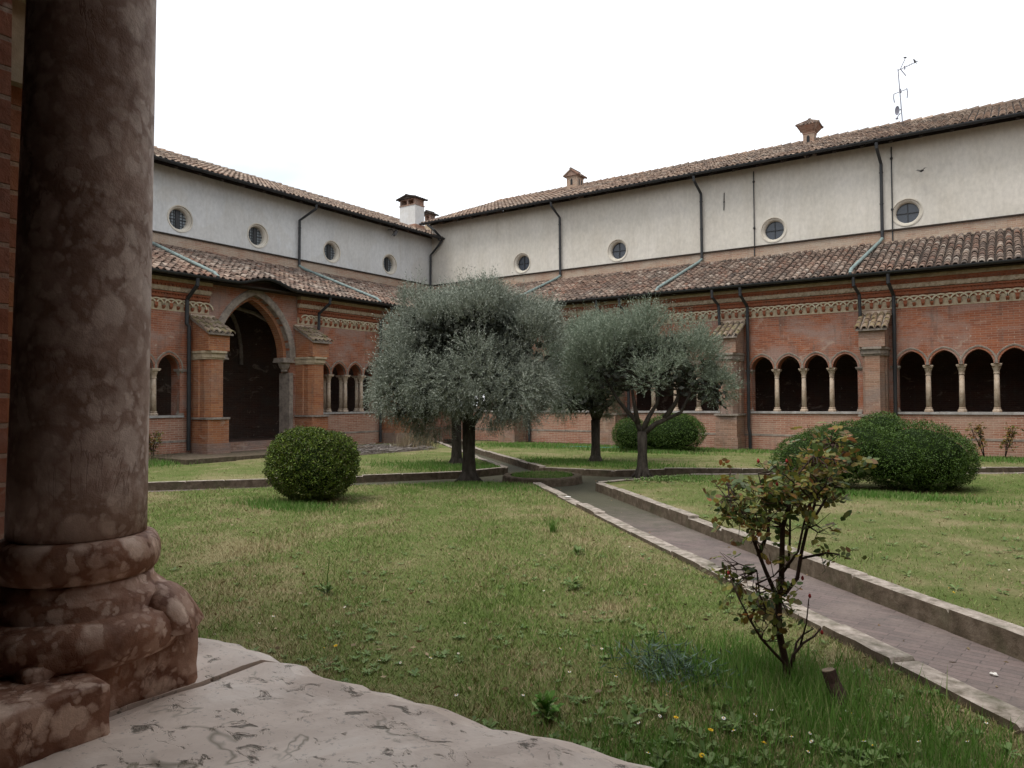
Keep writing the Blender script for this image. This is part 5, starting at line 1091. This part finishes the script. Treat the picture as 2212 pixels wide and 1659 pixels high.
rg = np.random.default_rng(55); n = 900; P = scatter(n, 22, [(-21, .8), (3.6, .8), (3.6, 25), (-21, 25)], rg); P[:, 2] = .022
on = np.zeros(len(P), bool)
for q in poly.values(): on |= inside(P, q)
P[~on, 2] = -.145; ok = (P[:, 1] > .95) & (np.hypot(P[:, 0]-pc[0], P[:, 1]-pc[1]) > 1.0); P = P[ok]; n = len(P); D_ = rg.normal(size=(n, 3)); D_[:, 2] *= .12
leafmat('dead_leaf', [(.12, .07, .03), (.22, .14, .07), (.30, .23, .13), (.08, .05, .03)])
tag(npmesh('fallen_leaves', leaf_quads(P, D_, rg.uniform(.025, .06, n), rg.uniform(.012, .028, n), rg), 4, 'dead_leaf'), 'small brown fallen leaves and bits scattered over the lawns and brick path', 'fallen leaves', kind='stuff')
# daisies and dandelions
def flower_mesh(name, r, petals, mat_p, mat_c):
    mb = MB(); mb.tube([(0, 0, -.035), (0, 0, 0)], .0012, 3, 0)
    for i in range(petals):
        t = 2*math.pi*i/petals; c_, s_ = math.cos(t), math.sin(t); mb.add([(0, 0, 0), (c_*r*.6-s_*r*.22, s_*r*.6+c_*r*.22, .003), (c_*r, s_*r, .002), (c_*r*.6+s_*r*.22, s_*r*.6-c_*r*.22, .003)], [(0, 1, 2, 3)], 1)
    mb.lathe((0, 0), [(r*.3, .002), (r*.28, .006), (r*.1, .008)], 6, 2)
    me = bpy.data.meshes.new(name); me.from_pydata(mb.v, [], mb.f)
    for q in ('long_grass', mat_p, mat_c): me.materials.append(MAT[q])
    me.polygons.foreach_set('material_index', mb.m); me.update(); return me
dm = flower_mesh('daisy', .011, 10, 'white_petal', 'yellow_petal'); ym = flower_mesh('dandelion', .015, 12, 'yellow_petal', 'yellow_petal')
def pix_ground(x, y, z=0.):
    d_ = cf+cr*((x-1106)/F)-cu*((y-829.5)/F); t = (z-1.67)/d_.z; return (d_.x*t, d_.y*t)
dz = [(1563, 1550), (1631, 1543), (1625, 1557), (1585, 1577), (1667, 1532), (1749, 1582), (1753, 1600), (1710, 1590), (1829, 1535), (1866, 1600), (1440, 1500), (1380, 1560), (1425, 1545), (1400, 1625), (1865, 1445), (1745, 1622), (1885, 1610), (1985, 1600), (820, 1425), (865, 1430), (930, 1420), (986, 1500), (990, 1660-95), (745, 1310), (1004, 1345), (560, 1345), (590, 1330), (505, 1500), (990, 1410), (880, 1560), (1010, 1555), (1300, 1400), (1360, 1180), (1175, 1275), (1230, 1450), (1130, 1500), (1895, 1280), (1950, 1270), (2140, 1250), (2060, 1340), (2130, 1380), (1905, 1290), (2180, 1230), (2050, 1270), (1840, 1540), (2090, 1600), (2130, 1560), (1210, 1400), (1330, 1460), (700, 1400)]
for i, (x, y) in enumerate(dz):
    q = pix_ground(x, y, .05)
    if not any(inside(np.array([[q[0], q[1], 0]]), pl_)[0] for pl_ in poly.values()): continue
    o = bpy.data.objects.new('daisy', dm); COL.objects.link(o); q = pix_ground(x, y, .06); o.location = (q[0], q[1], .055); o.rotation_euler = (random.uniform(-.5, .5), random.uniform(-.5, .5), random.uniform(0, 6)); s = random.uniform(.75, 1.2); o.scale = (s, s, s); tag(o, 'tiny white daisy in the lawn grass', 'flower', 'daisies in the lawn')
for i, (x, y) in enumerate([(1516, 1632), (1650, 1605), (1535, 1577), (1460, 1550), (1920, 1355), (725, 1395), (1870, 1313), (2060, 1280), (2290-300, 1300)]):
    q = pix_ground(x, y, .05)
    if not any(inside(np.array([[q[0], q[1], 0]]), pl_)[0] for pl_ in poly.values()): continue
    o = bpy.data.objects.new('dandelion', ym); COL.objects.link(o); q = pix_ground(x, y, .05); o.location = (q[0], q[1], .05); o.rotation_euler = (random.uniform(-.4, .4), random.uniform(-.4, .4), 0); tag(o, 'small yellow dandelion in the lawn grass', 'flower', 'dandelions in the lawn')
# odd stones, leaf, hose
def pebble(loc, r, label, mat, sq=.5, seed=0):
    rg = np.random.default_rng(seed); mb = MB(); vs = []; n = 9
    for i in range(6):
        t = math.pi*i/5
        for j in range(n): a_ = 2*math.pi*j/n; k_ = 1+rg.normal(0, .12); vs.append((loc[0]+r*k_*math.sin(t)*math.cos(a_), loc[1]+r*k_*.7*math.sin(t)*math.sin(a_), loc[2]+r*sq*(1-math.cos(t))*.5*k_))
    mb.add(vs, [(i*n+j, i*n+(j+1) % n, (i+1)*n+(j+1) % n, (i+1)*n+j) for i in range(5) for j in range(n)]); return tag(mb.build('stone', mat), label, 'stone')
pebble((-6.15, 10.68, .05), .07, 'flat white stone chip lying on the path kerb near the crossing', 'white_stone', .4, 1)
pebble((-.12, 5.80, -.15), .026, 'small pale pebble lying alone on the brick path at the right', 'white_stone', .8, 2)
mb = MB(); mb.tube([(-13.6, 22.9, .02), (-12.8, 23.1, .03), (-12.0, 23.15, .02), (-11.2, 23.6, .03)], .015, 6); tag(mb.build('garden_hose', 'hose'), 'thin turquoise garden hose lying on the far lawn left of the wide box bush', 'hose')
